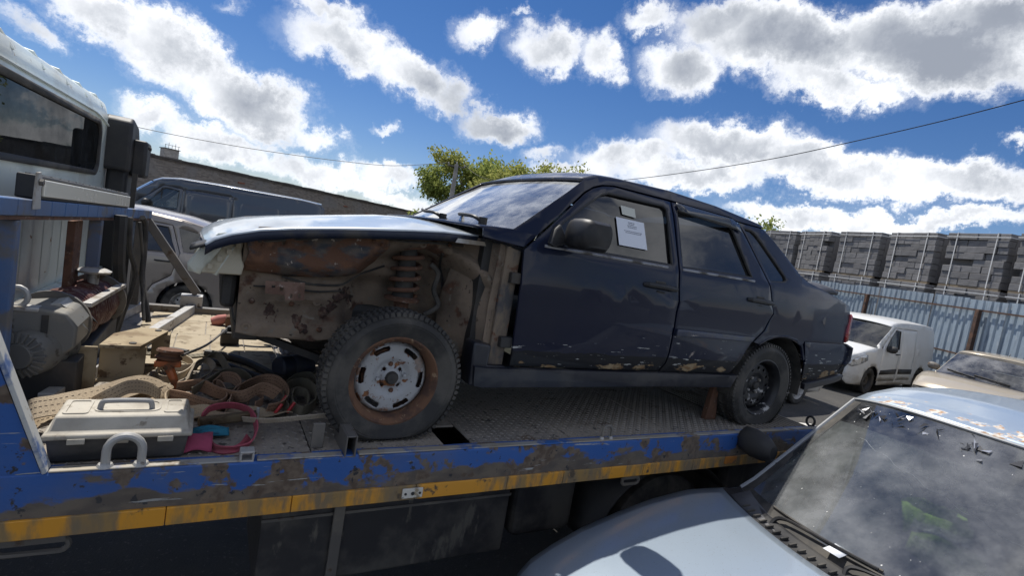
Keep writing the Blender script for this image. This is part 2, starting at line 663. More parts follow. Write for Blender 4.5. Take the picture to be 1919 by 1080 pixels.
GREYST = pmat('grey_steel', (.14, .13, .118), .6, .2, layers=[
    dict(s=4, lo=.45, hi=.65, c=(.21, .185, .15), rough=.9, metal=0.), dict(s=11, lo=.58, hi=.68, c=(.10, .065, .04), rough=.95, metal=0.)], bump=(35, .3, .005))
PALEST = pmat('pale_steel', (.42, .41, .39), .5, .3, layers=[
    dict(s=5, lo=.5, hi=.66, c=(.25, .21, .16), rough=.9, metal=0.), dict(s=15, lo=.6, hi=.68, c=(.12, .09, .06), rough=.9, metal=0.)])
BLACKP = pmat('black_plastic', (.018, .018, .02), .55, layers=[dict(s=3, lo=.42, hi=.7, c=(.075, .07, .062), a=.65, rough=.85)])
DARKM = pmat('dark_metal', (.03, .029, .028), .6, layers=[dict(s=4, lo=.45, hi=.68, c=(.085, .072, .058), rough=.9)], bump=(30, .3, .006))
RUBBER = pmat('rubber', (.026, .025, .024), .75, layers=[dict(s=6, lo=.38, hi=.66, c=(.115, .105, .09), a=.8, rough=.95)], bump=(120, .2, .003))
RUSTM = pmat('rust', RUST1, .92, layers=[
    dict(s=9, lo=.45, hi=.62, c=RUST2, c2=(.18, .085, .045)), dict(s=30, lo=.6, hi=.68, c=(.27, .21, .17))], bump=(45, .5, .008))

truck = wthing('tow_truck', 'flatbed tow truck with rusty blue deck edge carrying the wrecked dark sedan', 'tow truck', (1.5, 3.2, 0))

HX0, HX1, HY0, HY1 = .945, 1.075, 1.925, 2.165      # open hole in the floor


def plate(x0, x1, y0, y1, mat=DECKM, z=D, name='deck_plate', t=.008):
    o = MB().box(x0 + .0025, x1 - .0025, y0 + .0025, y1 - .0025, z - t, z).build(name, mat, truck, smooth=False, bev=.002, seg=1)
    return o


YI = YE + .035
plate(-.75, .40, YI, YF - .04)
plate(.40, HX0, YI, YF - .04)
plate(HX0, HX1, HY1, YF - .04)
plate(HX1, 1.62, YI, YF - .04)
plate(1.62, 2.35, YI, YF - .04)
plate(2.35, 3.02, YI, YF - .04)
plate(3.02, 3.66, YI, YF - .04)
m = MB()          # lozenge relief of the chequer plate
for i in range(150):
    for j in range(88):
        x = -.73 + i*.0295
        y = YI + .015 + j*.0295
        if HX0 - .012 < x < HX1 + .012 and y < HY1 + .012: continue
        if x > 3.03 or (x < .35 and y > 2.95): continue
        if min(abs(x - s_) for s_ in (.40, 1.62, 2.35, 3.02)) < .008: continue
        a = radians(45 if (i + j) % 2 else -45)
        dx, dy = cos(a)*.0115, sin(a)*.0115
        ex, ey = -sin(a)*.0034, cos(a)*.0034
        h = .0028
        m.add([(x - dx, y - dy, D), (x + ex, y + ey, D), (x + dx, y + dy, D), (x - ex, y - ey, D),
               (x - dx*.55, y - dy*.55, D + h), (x + ex*.45, y + ey*.45, D + h), (x + dx*.55, y + dy*.55, D + h), (x - ex*.45, y - ey*.45, D + h)],
              [(4, 5, 6, 7), (0, 1, 5, 4), (1, 2, 6, 5), (2, 3, 7, 6), (3, 0, 4, 7)])
tag(m.build('tread_pattern', LUGM, truck, smooth=False), 'small raised lozenges of the chequer plate floor', kind='stuff')
for i in range(13):        # anti-slip ribs at the tail
    x = 3.06 + i*.045
    MB().box(x, x + .018, YI + .02, YF - .06, D, D + .009).build('tail_rib', DECKM, truck, smooth=False, bev=.002, seg=1)
# dusty floor plates at the front, each its own sheet
yy = [2.98, 3.36, 3.75, 4.14, YF - .06]
xx = [-.34, -.16, .02, .20, .36]
for i in range(4):
    for j in range(4):
        plate(xx[i] + (j % 2)*.03, xx[i + 1] + (j % 2)*.03, yy[j], yy[j + 1], DUSTY, D + .006 + .002*random.random(), 'floor_sheet', .005)
# side rails
zb = D - .19
def rail(ya, yb, nm='side_rail'):
    m = MB()                       # pressed channel, knocked about along its length
    nx = 120
    z0, z1 = zb + .062, D + .008
    sec = [(ya, z0), (ya, z0 + .04), (ya, z0 + .09), (ya, z1 - .006), (ya + .006, z1), (yb, z1), (yb, z0)]
    def dent(x, z): return .0022*sin(7.3*x + 9*z) + .0016*sin(19*x + 40*z) + .004*math.exp(-((x - .62)/.05)**2) + .005*math.exp(-((x - 2.2)/.09)**2) + .004*math.exp(-((x - 1.45)/.04)**2)
    m.add([(-1.3 + 5.02*i/nx, y + (dent(-1.3 + 5.02*i/nx, z) if q < 5 else 0), z + (.0015*sin(11*i*.042) if q in (3, 4, 5) else 0)) for i in range(nx + 1) for q, (y, z) in enumerate(sec)],
          [(i*7 + j, i*7 + (j + 1) % 7, (i + 1)*7 + (j + 1) % 7, (i + 1)*7 + j) for i in range(nx) for j in range(7)] + [tuple(range(7)), tuple(nx*7 + j for j in range(7))])
    return m.build(nm, BLUE, truck, angle=25)
rail(YE, YE + .06)
rail(YF - .06, YF)
LIP = pmat('rail_lip', (.34, .33, .30), .6, .1, layers=[
    dict(s=7, lo=.52, hi=.6, c=(.03, .12, .36)), dict(s=12, lo=.52, hi=.64, c=(.2, .155, .105)), dict(s=3, lo=.42, hi=.6, c=(.33, .29, .225))])
for a, b in ((-.345, .16), (.21, .50), (.56, 3.0), (3.0, 3.70)):
    MB().box(a, b, YE + .001, YE + .037, D + .0085, D + .014).build('rail_lip', LIP, truck, smooth=False, bev=.002, seg=1)
x = -1.3
k = 0
while x < 3.68:
    w_ = (.43, .31, .52, .38, .47)[k % 5]
    x1 = min(x + w_, 3.70)
    MB().box(x + .001, x1 - .001, YE - .007, YE + .05, zb, zb + .0615).build('marker_strip', YELL, truck, smooth=False, bev=.003)
    x = x1
    k += 1
MB().box(-1.3, 3.72, YE + .051, YE + .12, zb - .004, zb + .03).build('rail_flange', GREYST, truck, smooth=False)
MB().box(-1.3, 3.72, YF - .055, YF + .007, zb, zb + .0615).build('marker_strip', YELL, truck, smooth=False)
# white reflector plate with its screws and the small amber one
p = at(771, 922, 'Y', YE)
WHITEP = pmat('old_white', (.62, .59, .52), .5, layers=[dict(s=20, lo=.55, hi=.65, c=(.3, .24, .16)), dict(s=60, lo=.62, hi=.68, c=(.08, .05, .03))])
rp = MB().box(p.x - .043, p.x + .043, YE - .016, YE - .0075, p.z - .02, p.z + .02).build('reflector_plate', WHITEP, truck, bev=.002)
for dx, r in ((-.030, .005), (0, .0075), (.030, .005)):
    MB().cyl((p.x + dx, YE - .0158, p.z), (p.x + dx, YE - .019, p.z), r, 10).build('screw', DARKM, rp)
p = at(1366, 861, 'Y', YE)
MB().box(p.x - .05, p.x + .05, YE - .016, YE - .0075, p.z - .022, p.z + .022).build('reflector_plate', pmat('amber', (.45, .17, .03), .4, layers=[dict(s=20, lo=.52, hi=.62, c=(.2, .12, .06))]), truck, bev=.002)
# oval lashing slots under the rail
for px, py, w_ in ((62, 1026, .085), (1181, 901, .06)):
    p = at(px, py, 'Y', YE + .07)
    pts = [(p.x + (w_ - .02)*sx + cos(a)*.02, YE + .07, p.z + sin(a)*.02) for sx, a0 in ((1, -pi/2), (-1, pi/2)) for a in [a0 + pi*q/6 for q in range(7)]]
    MB().tube(pts, .009, 6, closed=True).build('lashing_ring', GREYST, truck)
    MB().box(p.x - w_*.9, p.x + w_*.9, YE + .06, YE + .08, p.z + .012, zb).build('ring_bracket', GREYST, truck, smooth=False)
# rope loops on the rail
def uloop(xa, xb, h, r, y=None):
    y = YE + .02 if y is None else y
    xm, hw_ = (xa + xb)/2, (xb - xa)/2
    pts = [(xa, y, D)] + [(xm - hw_*cos(a), y, D + h - hw_ + hw_*sin(a)) for a in [pi*q/10 for q in range(11)]] + [(xb, y, D)]
    o = MB().tube(pts, r, 10).build('tie_loop', PALEST if xa < 0 else GREYST, truck)
    for xq in (xa, xb):
        MB().lathe([(r*1.9, 0), (r*1.5, .01), (r*.9, .014)], (xq, y, D + .012), (0, 0, 1), 12).build('weld_bead', PALEST, o)
uloop(-.214, -.123, .108, .0125)
uloop(1.768, 1.826, .082, .007)
# square stake post and clip on the rail
m = MB()
a, w_ = .527, .021
for bx in ((a - w_, a - w_ + .006, 0, .2), (a + w_ - .006, a + w_, 0, .2)):
    m.box(bx[0], bx[1], YE + .002, YE + .20, D + .0, D + .085)
m.box(a - w_ + .006, a + w_ - .006, YE + .002, YE + .20, D + .079, D + .085)
m.box(a - w_ + .006, a + w_ - .006, YE + .002, YE + .20, D + .0, D + .006)
m.build('stake_channel', GREYST, truck, smooth=False, bev=.002, seg=1)
MB().box(.40, .445, YE + .10, YE + .115, D, D + .10).build('stake_plate', GREYST, truck, smooth=False, bev=.003)
m = MB().box(.155, .20, YE + .004, YE + .05, D + .004, D + .012).box(.155, .162, YE + .004, YE + .05, D + .012, D + .036).box(.193, .20, YE + .004, YE + .05, D + .012, D + .036)
m.box(.155, .20, YE + .004, YE + .05, D + .036, D + .043)
m.build('rail_clip', PALEST, truck, smooth=False, bev=.002, seg=1)
# underframe: long members, cross members, side box, wheel guards
for y in (2.75, 3.65):
    MB().box(-1.6, 3.6, y, y + .09, .72, .96).build('chassis_member', DARKM, truck, smooth=False, bev=.006)
for i in range(7):
    x = -.9 + i*.72
    MB().box(x, x + .06, YE + .13, YF - .13, .97, D - .012).build('cross_member', DARKM, truck, smooth=False, bev=.004)
BOXM = pmat('side_box', (.032, .031, .033), .6, layers=[dict(s=2.2, lo=.47, hi=.62, c=(.10, .092, .08), rough=.9), dict(s=9, st=(1, 1, .3), lo=.58, hi=.66, c=(.13, .12, .10), rough=.9)], bump=(14, .25, .01))
MB().box(.28, 1.43, 2.12, 2.62, .50, .955).build('tool_locker', BOXM, truck, smooth=False, bev=.012)
MB().box(.28, 1.43, 2.112, 2.1195, .80, .812).build('locker_seam', GREYST, truck, smooth=False)
MB().box(.555, .60, 2.095, 2.111, .42, .96).build('locker_strap', GREYST, truck, smooth=False, bev=.003)
MB().box(1.50, 1.90, 2.16, 2.70, .52, .94).build('fuel_tank', BOXM, truck, smooth=False, bev=.05, seg=4)
MB().grid(lambda u, v: (2.55 + .56*cos(pi*u), 2.05 + .62*v, .46 + .46*sin(pi*u)), 20, 2).build('wheel_guard', BLACKP, truck, solid=.012)


def truck_wheel(x, y):
    w = MB().lathe([(.0, -.02), (.1, -.02), (.12, .03), (.2, .05), (.235, .0), (.25, -.06)], (x, y, .41), (0, 1, 0), 28).build('wheel', PALEST, truck)
    MB().lathe([(.25, .2), (.25, -.06), (.29, -.085), (.37, -.07), (.405, -.04), (.41, .08), (.405, .2), (.37, .23), (.29, .24)], (x, y, .41), (0, 1, 0), 36, True).build('tyre', RUBBER, w)


MB().box(3.0, 3.62, 2.02, 4.38, .34, .955).build('tail_dark_box', BOXM, truck, smooth=False, bev=.012)  # added dark box, keeps sunlit ground from showing under the tail
truck_wheel(2.55, 2.16); truck_wheel(2.55, 3.9); truck_wheel(-1.75, 2.4); truck_wheel(-1.75, 4.1)

# headboard: posts, segmented beam, braces
HA, HB = Vector((-.60, 1.95, 1.915)), Vector((-.42, 4.50, 1.835))
hd = (HB - HA)
for i in range(17):
    a = HA + hd*(i/17) + hd.normalized()*.002
    b = HA + hd*((i + 1)/17) - hd.normalized()*.002
    MB().bar(a, b, .06, .056).build('beam_segment', BLUEP, truck, smooth=False, bev=.003, seg=1)
MB().bar(HA - Vector((0, 0, .036)), HB - Vector((0, 0, .036)), .05, .012).build('beam_flange', RUSTM, truck, smooth=False)
def hpt(y): return HA + hd*((y - 1.95)/2.55)
def post(y, wy, wx, mat, nm='headboard_post'):
    q = hpt(y)
    MB().box(q.x - wx/2, q.x + wx/2, y - wy/2, y + wy/2, D, q.z - .044).build(nm, mat, truck, smooth=False, bev=.004)
post(2.285, .05, .05, BLUEP); post(3.28, .055, .05, BLUEP); post(4.38, .15, .06, GREYST); post(1.98, .06, .06, BLUEP)
q = hpt(3.22)
MB().box(q.x - .06, q.x - .03, 3.03, 3.18, D, q.z - .05).build('headboard_post', RUSTM, truck, smooth=False, bev=.004)
# cable conduits hanging beside the posts
for pts, r in (([(-.43, 3.42, 1.86), (-.42, 3.43, 1.6), (-.40, 3.46, 1.4), (-.43, 3.42, 1.18)], .03), ([(-.40, 3.52, 1.85), (-.39, 3.53, 1.68), (-.355, 3.56, 1.52), (-.39, 3.52, 1.3), (-.41, 3.5, 1.17)], .013),
               ([(-.40, 4.05, 1.83), (-.385, 4.1, 1.78), (-.375, 4.1, 1.6), (-.37, 4.08, 1.45), (-.33, 4.0, 1.30), (-.30, 3.95, 1.18)], .017), ([(-.41, 4.03, 1.8), (-.38, 4.06, 1.6), (-.36, 4.02, 1.4), (-.32, 3.9, 1.2)], .01)):
    MB().tube(resamp(pts, 6), r, 8).build('hose', RUBBER if r < .02 else DARKM, truck)
MB().bar((-.43, 4.47, 1.82), (-.06, 4.47, 1.30), .055, .05, (0, 1, 0)).build('headboard_brace', GREYST, truck, smooth=False, bev=.003)
MB().box(-.16, -.02, 4.42, 4.52, 1.165, 1.29).build('brace_foot', PALEST, truck, smooth=False, bev=.004)
# near side brace and gusset plate
bA, bB = Vector((-.352, 1.91, 1.165)), Vector((-.60, 1.91, 1.89))
MB().bar(bA, bB, .05, .012, (1, 0, .35)).build('headboard_brace', pmat('brace_pale', (.5, .5, .47), .55, layers=[dict(s=9, lo=.52, hi=.64, c=(.08, .14, .3)), dict(s=18, lo=.58, hi=.66, c=(.26, .2, .13))]), truck, smooth=False, bev=.002, seg=1)
MB().prism([(-.362, D + .008), (-.61, 1.88), (-1.2, 1.88), (-1.2, D + .008)], lambda u, v: (u, YE + .006, v), lambda u, v: (u, YE + .016, v)).build('gusset_plate', BLUE, truck, smooth=False)
# low bars on the deck behind the winch
MB().bar((-.47, 2.42, D + .035), (-.075, 4.46, D + .035), .05, .07).build('floor_bar', PALEST, truck, smooth=False, bev=.004)
MB().bar((-.56, 3.5, D + .03), (-.40, 4.42, D + .03), .05, .06).build('floor_bar', PALEST, truck, smooth=False, bev=.004)
MB().box(-.42, .4, YF - .13, YF - .065, D, D + .05).build('floor_bar', GREYST, truck, smooth=False, bev=.004)

# light bar on the headboard
LA, LB = Vector((-.575, 2.42, 1.972)), Vector((-.475, 3.78, 1.925))
ld = (LB - LA).normalized()
lb = MB().bar(LA, LB, .06, .085).build('work_light', BLACKP, truck, smooth=False, bev=.006)
lens = pmat('light_lens', (.78, .74, .62), .25, coat=.4, layers=[dict(s=5, lo=.5, hi=.7, c=(.58, .54, .44), rough=.6, a=.6)])
off = Vector((.034, -.002, 0))
MB().bar(LA + ld*.04 + off, LB - ld*.02 + off, .010, .06).build('lens', lens, lb, smooth=False, bev=.003)
for i in range(14):
    c = LA + ld*(.06 + i*.094) + Vector((0, 0, .045))
    MB().bar(c, c + ld*.07, .05, .006).build('cooling_fin', PALEST, lb, smooth=False)
MB().prism([(-.035, -.075), (.05, -.075), (.035, -.01), (.042, .03), (.02, .055), (-.025, .052), (-.03, .0)], lambda u, v: LA + Vector((.034, u - .03, v)), lambda u, v: LA + Vector((.04, u - .03, v))).build('bracket', PALEST, lb, smooth=False, bev=.002)
MB().cyl(LA + Vector((.038, -.025, .02)), LA + Vector((.052, -.025, .02)), .012, 6).build('bolt', GREYST, lb)

# cab seen from behind
CABW = pmat('cab_paint', (.66, .73, .69), .35, coat=.3, layers=[
    dict(s=2.4, st=(1, 1, .7), lo=.45, hi=.7, c=(.42, .42, .38), a=.7, rough=.7), dict(s=16, lo=.64, hi=.7, c=(.28, .18, .1), rough=.9),
    dict(s=5, lo=.55, hi=.7, c=(.30, .26, .2), ax=(2, 1.55, 1.33, .3), rough=.9)])
def cabx(y): return -.66 - .044*(4.45 - y)
def cabring(x, inset, zt):
    y0, y1, z0, z1, r = 2.22 + inset, 4.45 - inset, 1.33, zt - inset, .16
    pts = []
    for cx, cz, a0 in ((y0 + .05, z0 + .05, pi), (y1 - .05, z0 + .05, 1.5*pi), (y1 - r, z1 - r, 0), (y0 + r, z1 - r, .5*pi)):
        rr = .05 if cz < 1.8 else r
        for q in range(7):
            a = a0 + q*pi/12
            pts.append((cx + rr*cos(a), cz + rr*sin(a)))
    return [(cabx(y) + x, y, z) for y, z in pts]
m = MB()
rings = [cabring(0, .035, 2.485), cabring(-.02, .008, 2.515), cabring(-.06, 0, 2.535), cabring(-.8, 0, 2.62), cabring(-1.5, .02, 2.5), cabring(-1.75, .2, 2.2)]
nr = len(rings[0])
m.add([p for r_ in rings for p in r_], [(i*nr + j, i*nr + (j + 1) % nr, (i + 1)*nr + (j + 1) % nr, (i + 1)*nr + j) for i in range(len(rings) - 1) for j in range(nr)] + [tuple(range(nr)), tuple((len(rings) - 1)*nr + j for j in reversed(range(nr)))])
cab = m.build('cab', CABW, truck, angle=50)
for k in range(6):       # pressed ribs on the roof
    y = 2.45 + k*.35
    MB().tube([(cabx(y) - .012, y, 2.468), (cabx(y) - .05, y, 2.528), (cabx(y) - .15, y, 2.545), (cabx(y) - .8, y, 2.617)], .013, 8).build('roof_rib', CABW, cab)
MB().tube([(cabx(y) + .004, y, 2.418 - .05*sst(4.0, 4.45, y)) for y in [2.25 + i*.11 for i in range(21)]], .008, 6).build('gutter', CABW, cab)
def rrect(y0, y1, z0, z1, r, n_=6):
    return [(cx + r*cos(a0 + q*pi/2/n_), cz + r*sin(a0 + q*pi/2/n_)) for cx, cz, a0 in ((y0 + r, z0 + r, pi), (y1 - r, z0 + r, 1.5*pi), (y1 - r, z1 - r, 0), (y0 + r, z1 - r, .5*pi)) for q in range(n_ + 1)]
wo = rrect(2.42, 4.16, 2.045, 2.385, .09)
wi = rrect(2.45, 4.13, 2.075, 2.355, .07)
panel('window_seal', wo, lambda u, v: (cabx(u) + .006, u, v), RUBBER, cab, .3, [wi], .02)
panel('rear_window', wi, lambda u, v: (cabx(u) + .004, u, v), glass('cab_glass', (.035, .04, .045), .10, ((.05, .055, .06), .5, 5.0)), cab, .3, (), 0)
for k in range(7):       # pressed flutes of the lower back wall
    y = 2.5 + k*.27
    MB().grid(lambda u, v, y=y: (cabx(y) + .002 + .014*sin(pi*u)*min(1, 6*v, 6*(1 - v)), y + .16*u, 1.48 + .42*v), 8, 8).build('wall_flute', CABW, cab)
MB().bar((cabx(2.3) + .02, 2.3, 1.40), (cabx(4.4) + .02, 4.4, 1.40), .05, .10).build('rear_sill', CABW, cab, bev=.012)
# chassis clutter between cab and deck
MB().box(-1.1, -.72, 3.5, 3.75, 1.0, 1.30).build('air_tank', DARKM, truck, bev=.06, seg=4)
MB().prism([(3.55, 1.16), (3.95, 1.16), (3.92, 1.35), (3.60, 1.37)], lambda u, v: (-.60, u, v), lambda u, v: (-.585, u, v)).build('spring_plate', RUSTM, truck, smooth=False)
MB().box(-.62, -.60, 3.46, 3.50, 1.16, 1.42).build('stay', WHITEP, truck, smooth=False)
MB().tube(resamp([(-.62, 3.4, 1.30), (-.58, 3.6, 1.33), (-.57, 3.9, 1.36), (-.6, 4.1, 1.40)], 5), .02, 8).build('hose', RUBBER, truck)
MB().box(-1.3, -.75, 2.3, 4.4, .95, 1.17).build('chassis_tray', DARKM, truck, smooth=False)

# air intake snorkel behind the cab
sn = MB().box(-.66, -.54, 4.40, 4.62, 1.35, 2.20).build('air_intake', BLACKP, truck, bev=.025, seg=3)
m = MB()
m.prism([(4.34, 2.10), (4.72, 2.10), (4.72, 2.36), (4.64, 2.43), (4.40, 2.46), (4.34, 2.42)], lambda u, v: (-.69, u, v), lambda u, v: (-.53, u, v))
m.build('intake_head', BLACKP, sn, bev=.022, seg=3)
MB().box(-.54, -.45, 4.44, 4.66, 2.08, 2.33).build('intake_hood', BLACKP, sn, bev=.02, seg=3)
for k in range(3):
    MB().cyl((-.452, 4.49 + k*.06, 2.29), (-.444, 4.49 + k*.06, 2.29), .012, 8).build('grommet', RUBBER, sn)
MB().bar((-.50, 4.40, 1.2), (-.50, 4.40, 2.1), .03, .03, (1, 0, 0)).build('intake_stay', DARKM, sn, smooth=False)

# winch
WGREY = pmat('winch_grey', (.17, .165, .15), .55, .2, layers=[dict(s=5, lo=.45, hi=.68, c=(.26, .235, .19), rough=.9, metal=0.), dict(s=14, lo=.6, hi=.68, c=(.08, .07, .055), rough=.9)], bump=(40, .2, .004))
wc = Vector((-.545, 2.60, 1.445))
gb = MB().prism([(-.12, -.085), (-.09, -.095), (.10, -.095), (.135, -.06), (.135, .02), (.10, .07), (.02, .085), (-.09, .07), (-.125, .03)],
                lambda u, v: wc + Vector((u, -.11, v)), lambda u, v: wc + Vector((u, .12, v))).build('winch_gearbox', WGREY, truck, bev=.010, seg=2, angle=30)
for dx in (-.085, .03):
    MB().box(wc.x + dx, wc.x + dx + .02, wc.y - .114, wc.y - .106, wc.z - .02, wc.z + .06).build('housing_slot', DARKM, gb, smooth=False)
ringp = [wc + Vector((-.05 + .032*cos(a), -.09, .118 + .036*sin(a))) for a in [2*pi*q/14 for q in range(14)]]
MB().tube(ringp, .010, 8, closed=True).build('lifting_eye', PALEST, gb)
MB().box(wc.x - .085, wc.x + .02, wc.y - .115, wc.y - .055, wc.z + .068, wc.z + .086).build('eye_base', PALEST, gb, bev=.006)
MB().prism([(-.01, .07), (.10, .06), (.13, .02), (.06, .092)], lambda u, v: wc + Vector((u, -.02, v)), lambda u, v: wc + Vector((u, .14, v))).build('housing_cap', pmat('winch_cap', (.42, .41, .38), .6), gb, smooth=False, bev=.006)
mc = at(36, 668, 'Y', 2.45)
md = Vector((.42, .9, .06)).normalized()
mo = MB().lathe([(0, -.012), (.045, -.01), (.05, 0), (.078, .01), (.085, .03), (.085, .12), (.07, .14), (.07, .2), (.0, .2)], mc, md, 32).build('winch_motor', WGREY, truck, angle=30)
mu = md.orthogonal().normalized()
mw = md.cross(mu)
for q in range(20):
    a = 2*pi*q/20
    d_ = mu*cos(a) + mw*sin(a)
    MB().bar(mc + d_*.05 - md*.004, mc + d_*.084 + md*.012, .006, .012, md).build('cooling_rib', WGREY, mo, smooth=False)
da, db = Vector((-.535, 2.73, 1.42)), Vector((-.49, 3.33, 1.42))
dd = (db - da).normalized()
dr = MB().lathe([(0, -.005), (.135, -.005), (.135, .012), (.075, .014), (.075, .586), (.135, .588), (.135, .605), (0, .605)], da, dd, 32).build('winch_drum', GREYST, truck)
pts = []
for q in range(26*12):
    a = 2*pi*q/12
    layer = .108 - .006*sin(q*.05)
    pts.append(da + dd*(.02 + .56*q/(26*12)) + (Vector((0, 0, 1))*sin(a) + dd.cross(Vector((0, 0, 1)))*cos(a))*layer)
MB().tube(pts, .011, 5).build('winch_cable', pmat('cable', (.095, .03, .022), .6, .3, layers=[dict(s=40, lo=.5, hi=.62, c=(.2, .13, .1))]), dr)
MB().box(-.62, -.40, 2.50, 3.42, D, D + .17).build('winch_bed', DARKM, truck, smooth=False, bev=.006)
MB().bar((-.43, 2.76, 1.50), (-.385, 3.36, 1.50), .035, .02).build('drum_tie', PALEST, truck, smooth=False, bev=.003)
MB().lathe([(.0, .0), (.022, .0), (.022, .055), (.065, .06), (.07, .07), (.05, .08), (0, .083)], (-.475, 3.14, 1.525), (0, 0, 1), 20).build('clutch_knob', PALEST, truck)
# beige fairlead bracket
BEIGE = pmat('dusty_beige', (.34, .27, .17), .85, layers=[dict(s=5, lo=.48, hi=.64, c=(.19, .135, .075)), dict(s=16, lo=.58, hi=.66, c=(.11, .07, .04))], bump=(30, .3, .005))
fb = MB().box(-.43, -.36, 2.62, 2.635, D, D + .20).box(-.36, -.20, 2.68, 2.70, D + .05, D + .19).build('fairlead_bracket', BEIGE, truck, smooth=False, bev=.003)
m = MB().prism([(-.36, 2.64), (-.22, 2.64), (-.14, 2.95), (-.20, 3.0), (-.26, 2.99), (-.34, 2.85)], lambda u, v: (u, v, D + .19), lambda u, v: (u, v, D + .205)).build('top_flange', BEIGE, fb, smooth=False, bev=.002)
MB().box(-.20, -.13, 2.93, 3.0, D + .07, D + .189).build('roller_box', BEIGE, fb, smooth=False, bev=.003)
MB().prism([(-.36, 2.64), (-.22, 2.64), (-.16, 2.9), (-.30, 2.9)], lambda u, v: (u, v, D + .045), lambda u, v: (u, v, D + .055)).build('bottom_flange', BEIGE, fb, smooth=False)
for xq, yq in ((-.25, 2.68), (-.18, 2.94)):
    MB().cyl((xq, yq, D + .2051), (xq, yq, D + .209), .014, 10).build('bolt_hole', DARKM, fb)

# ------------------------------------------------------------------ wrecked sedan on the deck
sed = thing('wrecked_sedan', 'dark navy four-door sedan with missing front fender on the tow truck deck', 'car', (.707, 2.83, D))


def shw(x, z):
    if z > .90: w = .785 - .42*(z - .90) - .15*max(0, z - 1.2)
    elif z > .735: w = .80 - .015*(z - .735)/.165
    elif z > .60: w = .803 - .006*(z - .60)/.135
    elif z > .40: w = .803
    else: w = .803 - .14*(.40 - z)
    if .73 < z < .745: w += .004
    if x > 2.5: w -= .085*((x - 2.5)/1.0)**2
    if x < .3: w -= .05*(.3 - x)**2
    return w


NAVY = pmat('navy_paint', (.0048, .0085, .027), .30, coat=.35, coat_rough=.04, spec=.22, layers=[
    dict(s=1.7, lo=.42, hi=.75, c=(.013, .016, .027), a=.5, rough=.4),
    dict(s=9, st=(1, 1, 2), lo=.47, hi=.53, c=(.008, .0085, .010), a=.9, ax=(2, .440, .395, .8), rough=.55, coat=.1),
    dict(s=13, st=(.6, 1, 5), lo=.705, hi=.72, c=(.40, .40, .38), rough=.8, coat=0., ax=(2, .70, .42, .14)),
    dict(s=7, st=(.8, 1, 2.4), lo=.63, hi=.68, c=(.20, .12, .06), c2=(.33, .25, .15), rough=.9, coat=0., ax=(2, .46, .345, .26))], bump=(6, .05, .01))
SILLM = pmat('sill_plastic', (.010, .012, .020), .45, coat=.2, layers=[dict(s=5, lo=.45, hi=.7, c=(.075, .07, .065), a=.6, rough=.85)])
TRIMB = pmat('trim_black', (.014, .014, .015), .5, layers=[dict(s=5, lo=.45, hi=.7, c=(.10, .09, .075), a=.5, rough=.85)])
CHROME = pmat('dull_bright', (.30, .30, .31), .4, .6, layers=[dict(s=9, lo=.45, hi=.65, c=(.12, .11, .1), rough=.8)])
TINT = glass('tinted_glass', (.03, .035, .045), 1.1, ((.13, .13, .13), .16, 4.0), .015, .03)
WSG = glass('windscreen_glass', (.72, .80, .76), 1.4, ((.70, .71, .70), .9, 1.6), .02, .03)
DIRTY = pmat('inner_dirt', (.225, .172, .125), .93, layers=[
    dict(s=3.2, lo=.45, hi=.66, c=(.125, .095, .07)), dict(s=7, lo=.555, hi=.64, c=RUST1, c2=RUST2),
    dict(s=18, lo=.6, hi=.68, c=(.2, .175, .14)), dict(s=30, lo=.64, hi=.7, c=(.04, .03, .025))], bump=(26, .5, .012))
RUSTP = pmat('rusty_rail', (.15, .075, .045), .9, layers=[
    dict(s=5, st=(1, 1, 2.2), lo=.48, hi=.56, c=(.035, .042, .055), c2=(.12, .10, .085), rough=.7),
    dict(s=8, lo=.5, hi=.66, c=(.23, .11, .055), c2=(.085, .045, .03)),
    dict(s=34, lo=.64, hi=.69, c=(.42, .36, .3))], bump=(38, .6, .010))

NEAR, FAR = -1, 1


def smap(s, off=0.):
    return lambda u, v: (u, s*(shw(u, v) + off), v)


P_fd = [(.532, .337), (1.49, .337), (1.525, .39), (1.536, .45), (1.536, .60), (1.534, .735), (1.512, .90), (1.524, 1.283), (1.10, 1.283), (1.02, 1.270), (.955, 1.247), (.888, 1.207), (.69, 1.033), (.512, .88), (.516, .735)]
H_fw = [(.655, .925), (.668, .965), (.746, 1.046), (.90, 1.160), (1.004, 1.229), (1.055, 1.245), (1.459, 1.251), (1.484, 1.234), (1.472, .925)]
P_rd = [(1.502, .337), (2.10, .337), (2.17, .43), (2.235, .535), (2.34, .63), (2.395, .74), (2.333, .905), (2.114, 1.262), (2.06, 1.275), (1.536, 1.283), (1.524, .90), (1.547, .735), (1.548, .60), (1.548, .45), (1.535, .385)]
H_rw = [(1.548, .925), (2.172, .937), (2.05, 1.215), (2.03, 1.228), (1.585, 1.247), (1.562, 1.235)]
P_qp = [(2.345, .905), (2.407, .735), (2.35, .622), (2.262, .545), (2.322, .534), (2.398, .573), (2.486, .595), (2.591, .600), (2.716, .580), (2.795, .548), (2.815, .578), (3.43, .572),
        (3.47, .66), (3.47, .78), (3.42, .855), (3.2, .893), (2.80, .965), (2.72, 1.0), (2.38, 1.262), (2.126, 1.262)]
H_qw = [(2.165, 1.240), (2.25, 1.236), (2.29, 1.215), (2.525, .985), (2.53, .958), (2.50, .942), (2.350, .930)]
P_ap = [(.30, .905), (.505, .89), (.683, 1.04), (.880, 1.214), (.95, 1.255), (1.015, 1.278), (1.10, 1.292), (1.524, 1.294), (2.06, 1.285), (2.116, 1.272), (2.378, 1.27), (2.37, 1.285), (1.94, 1.330), (1.55, 1.345), (1.17, 1.332), (1.0, 1.318), (.90, 1.284), (.455, .962), (.30, .945)]
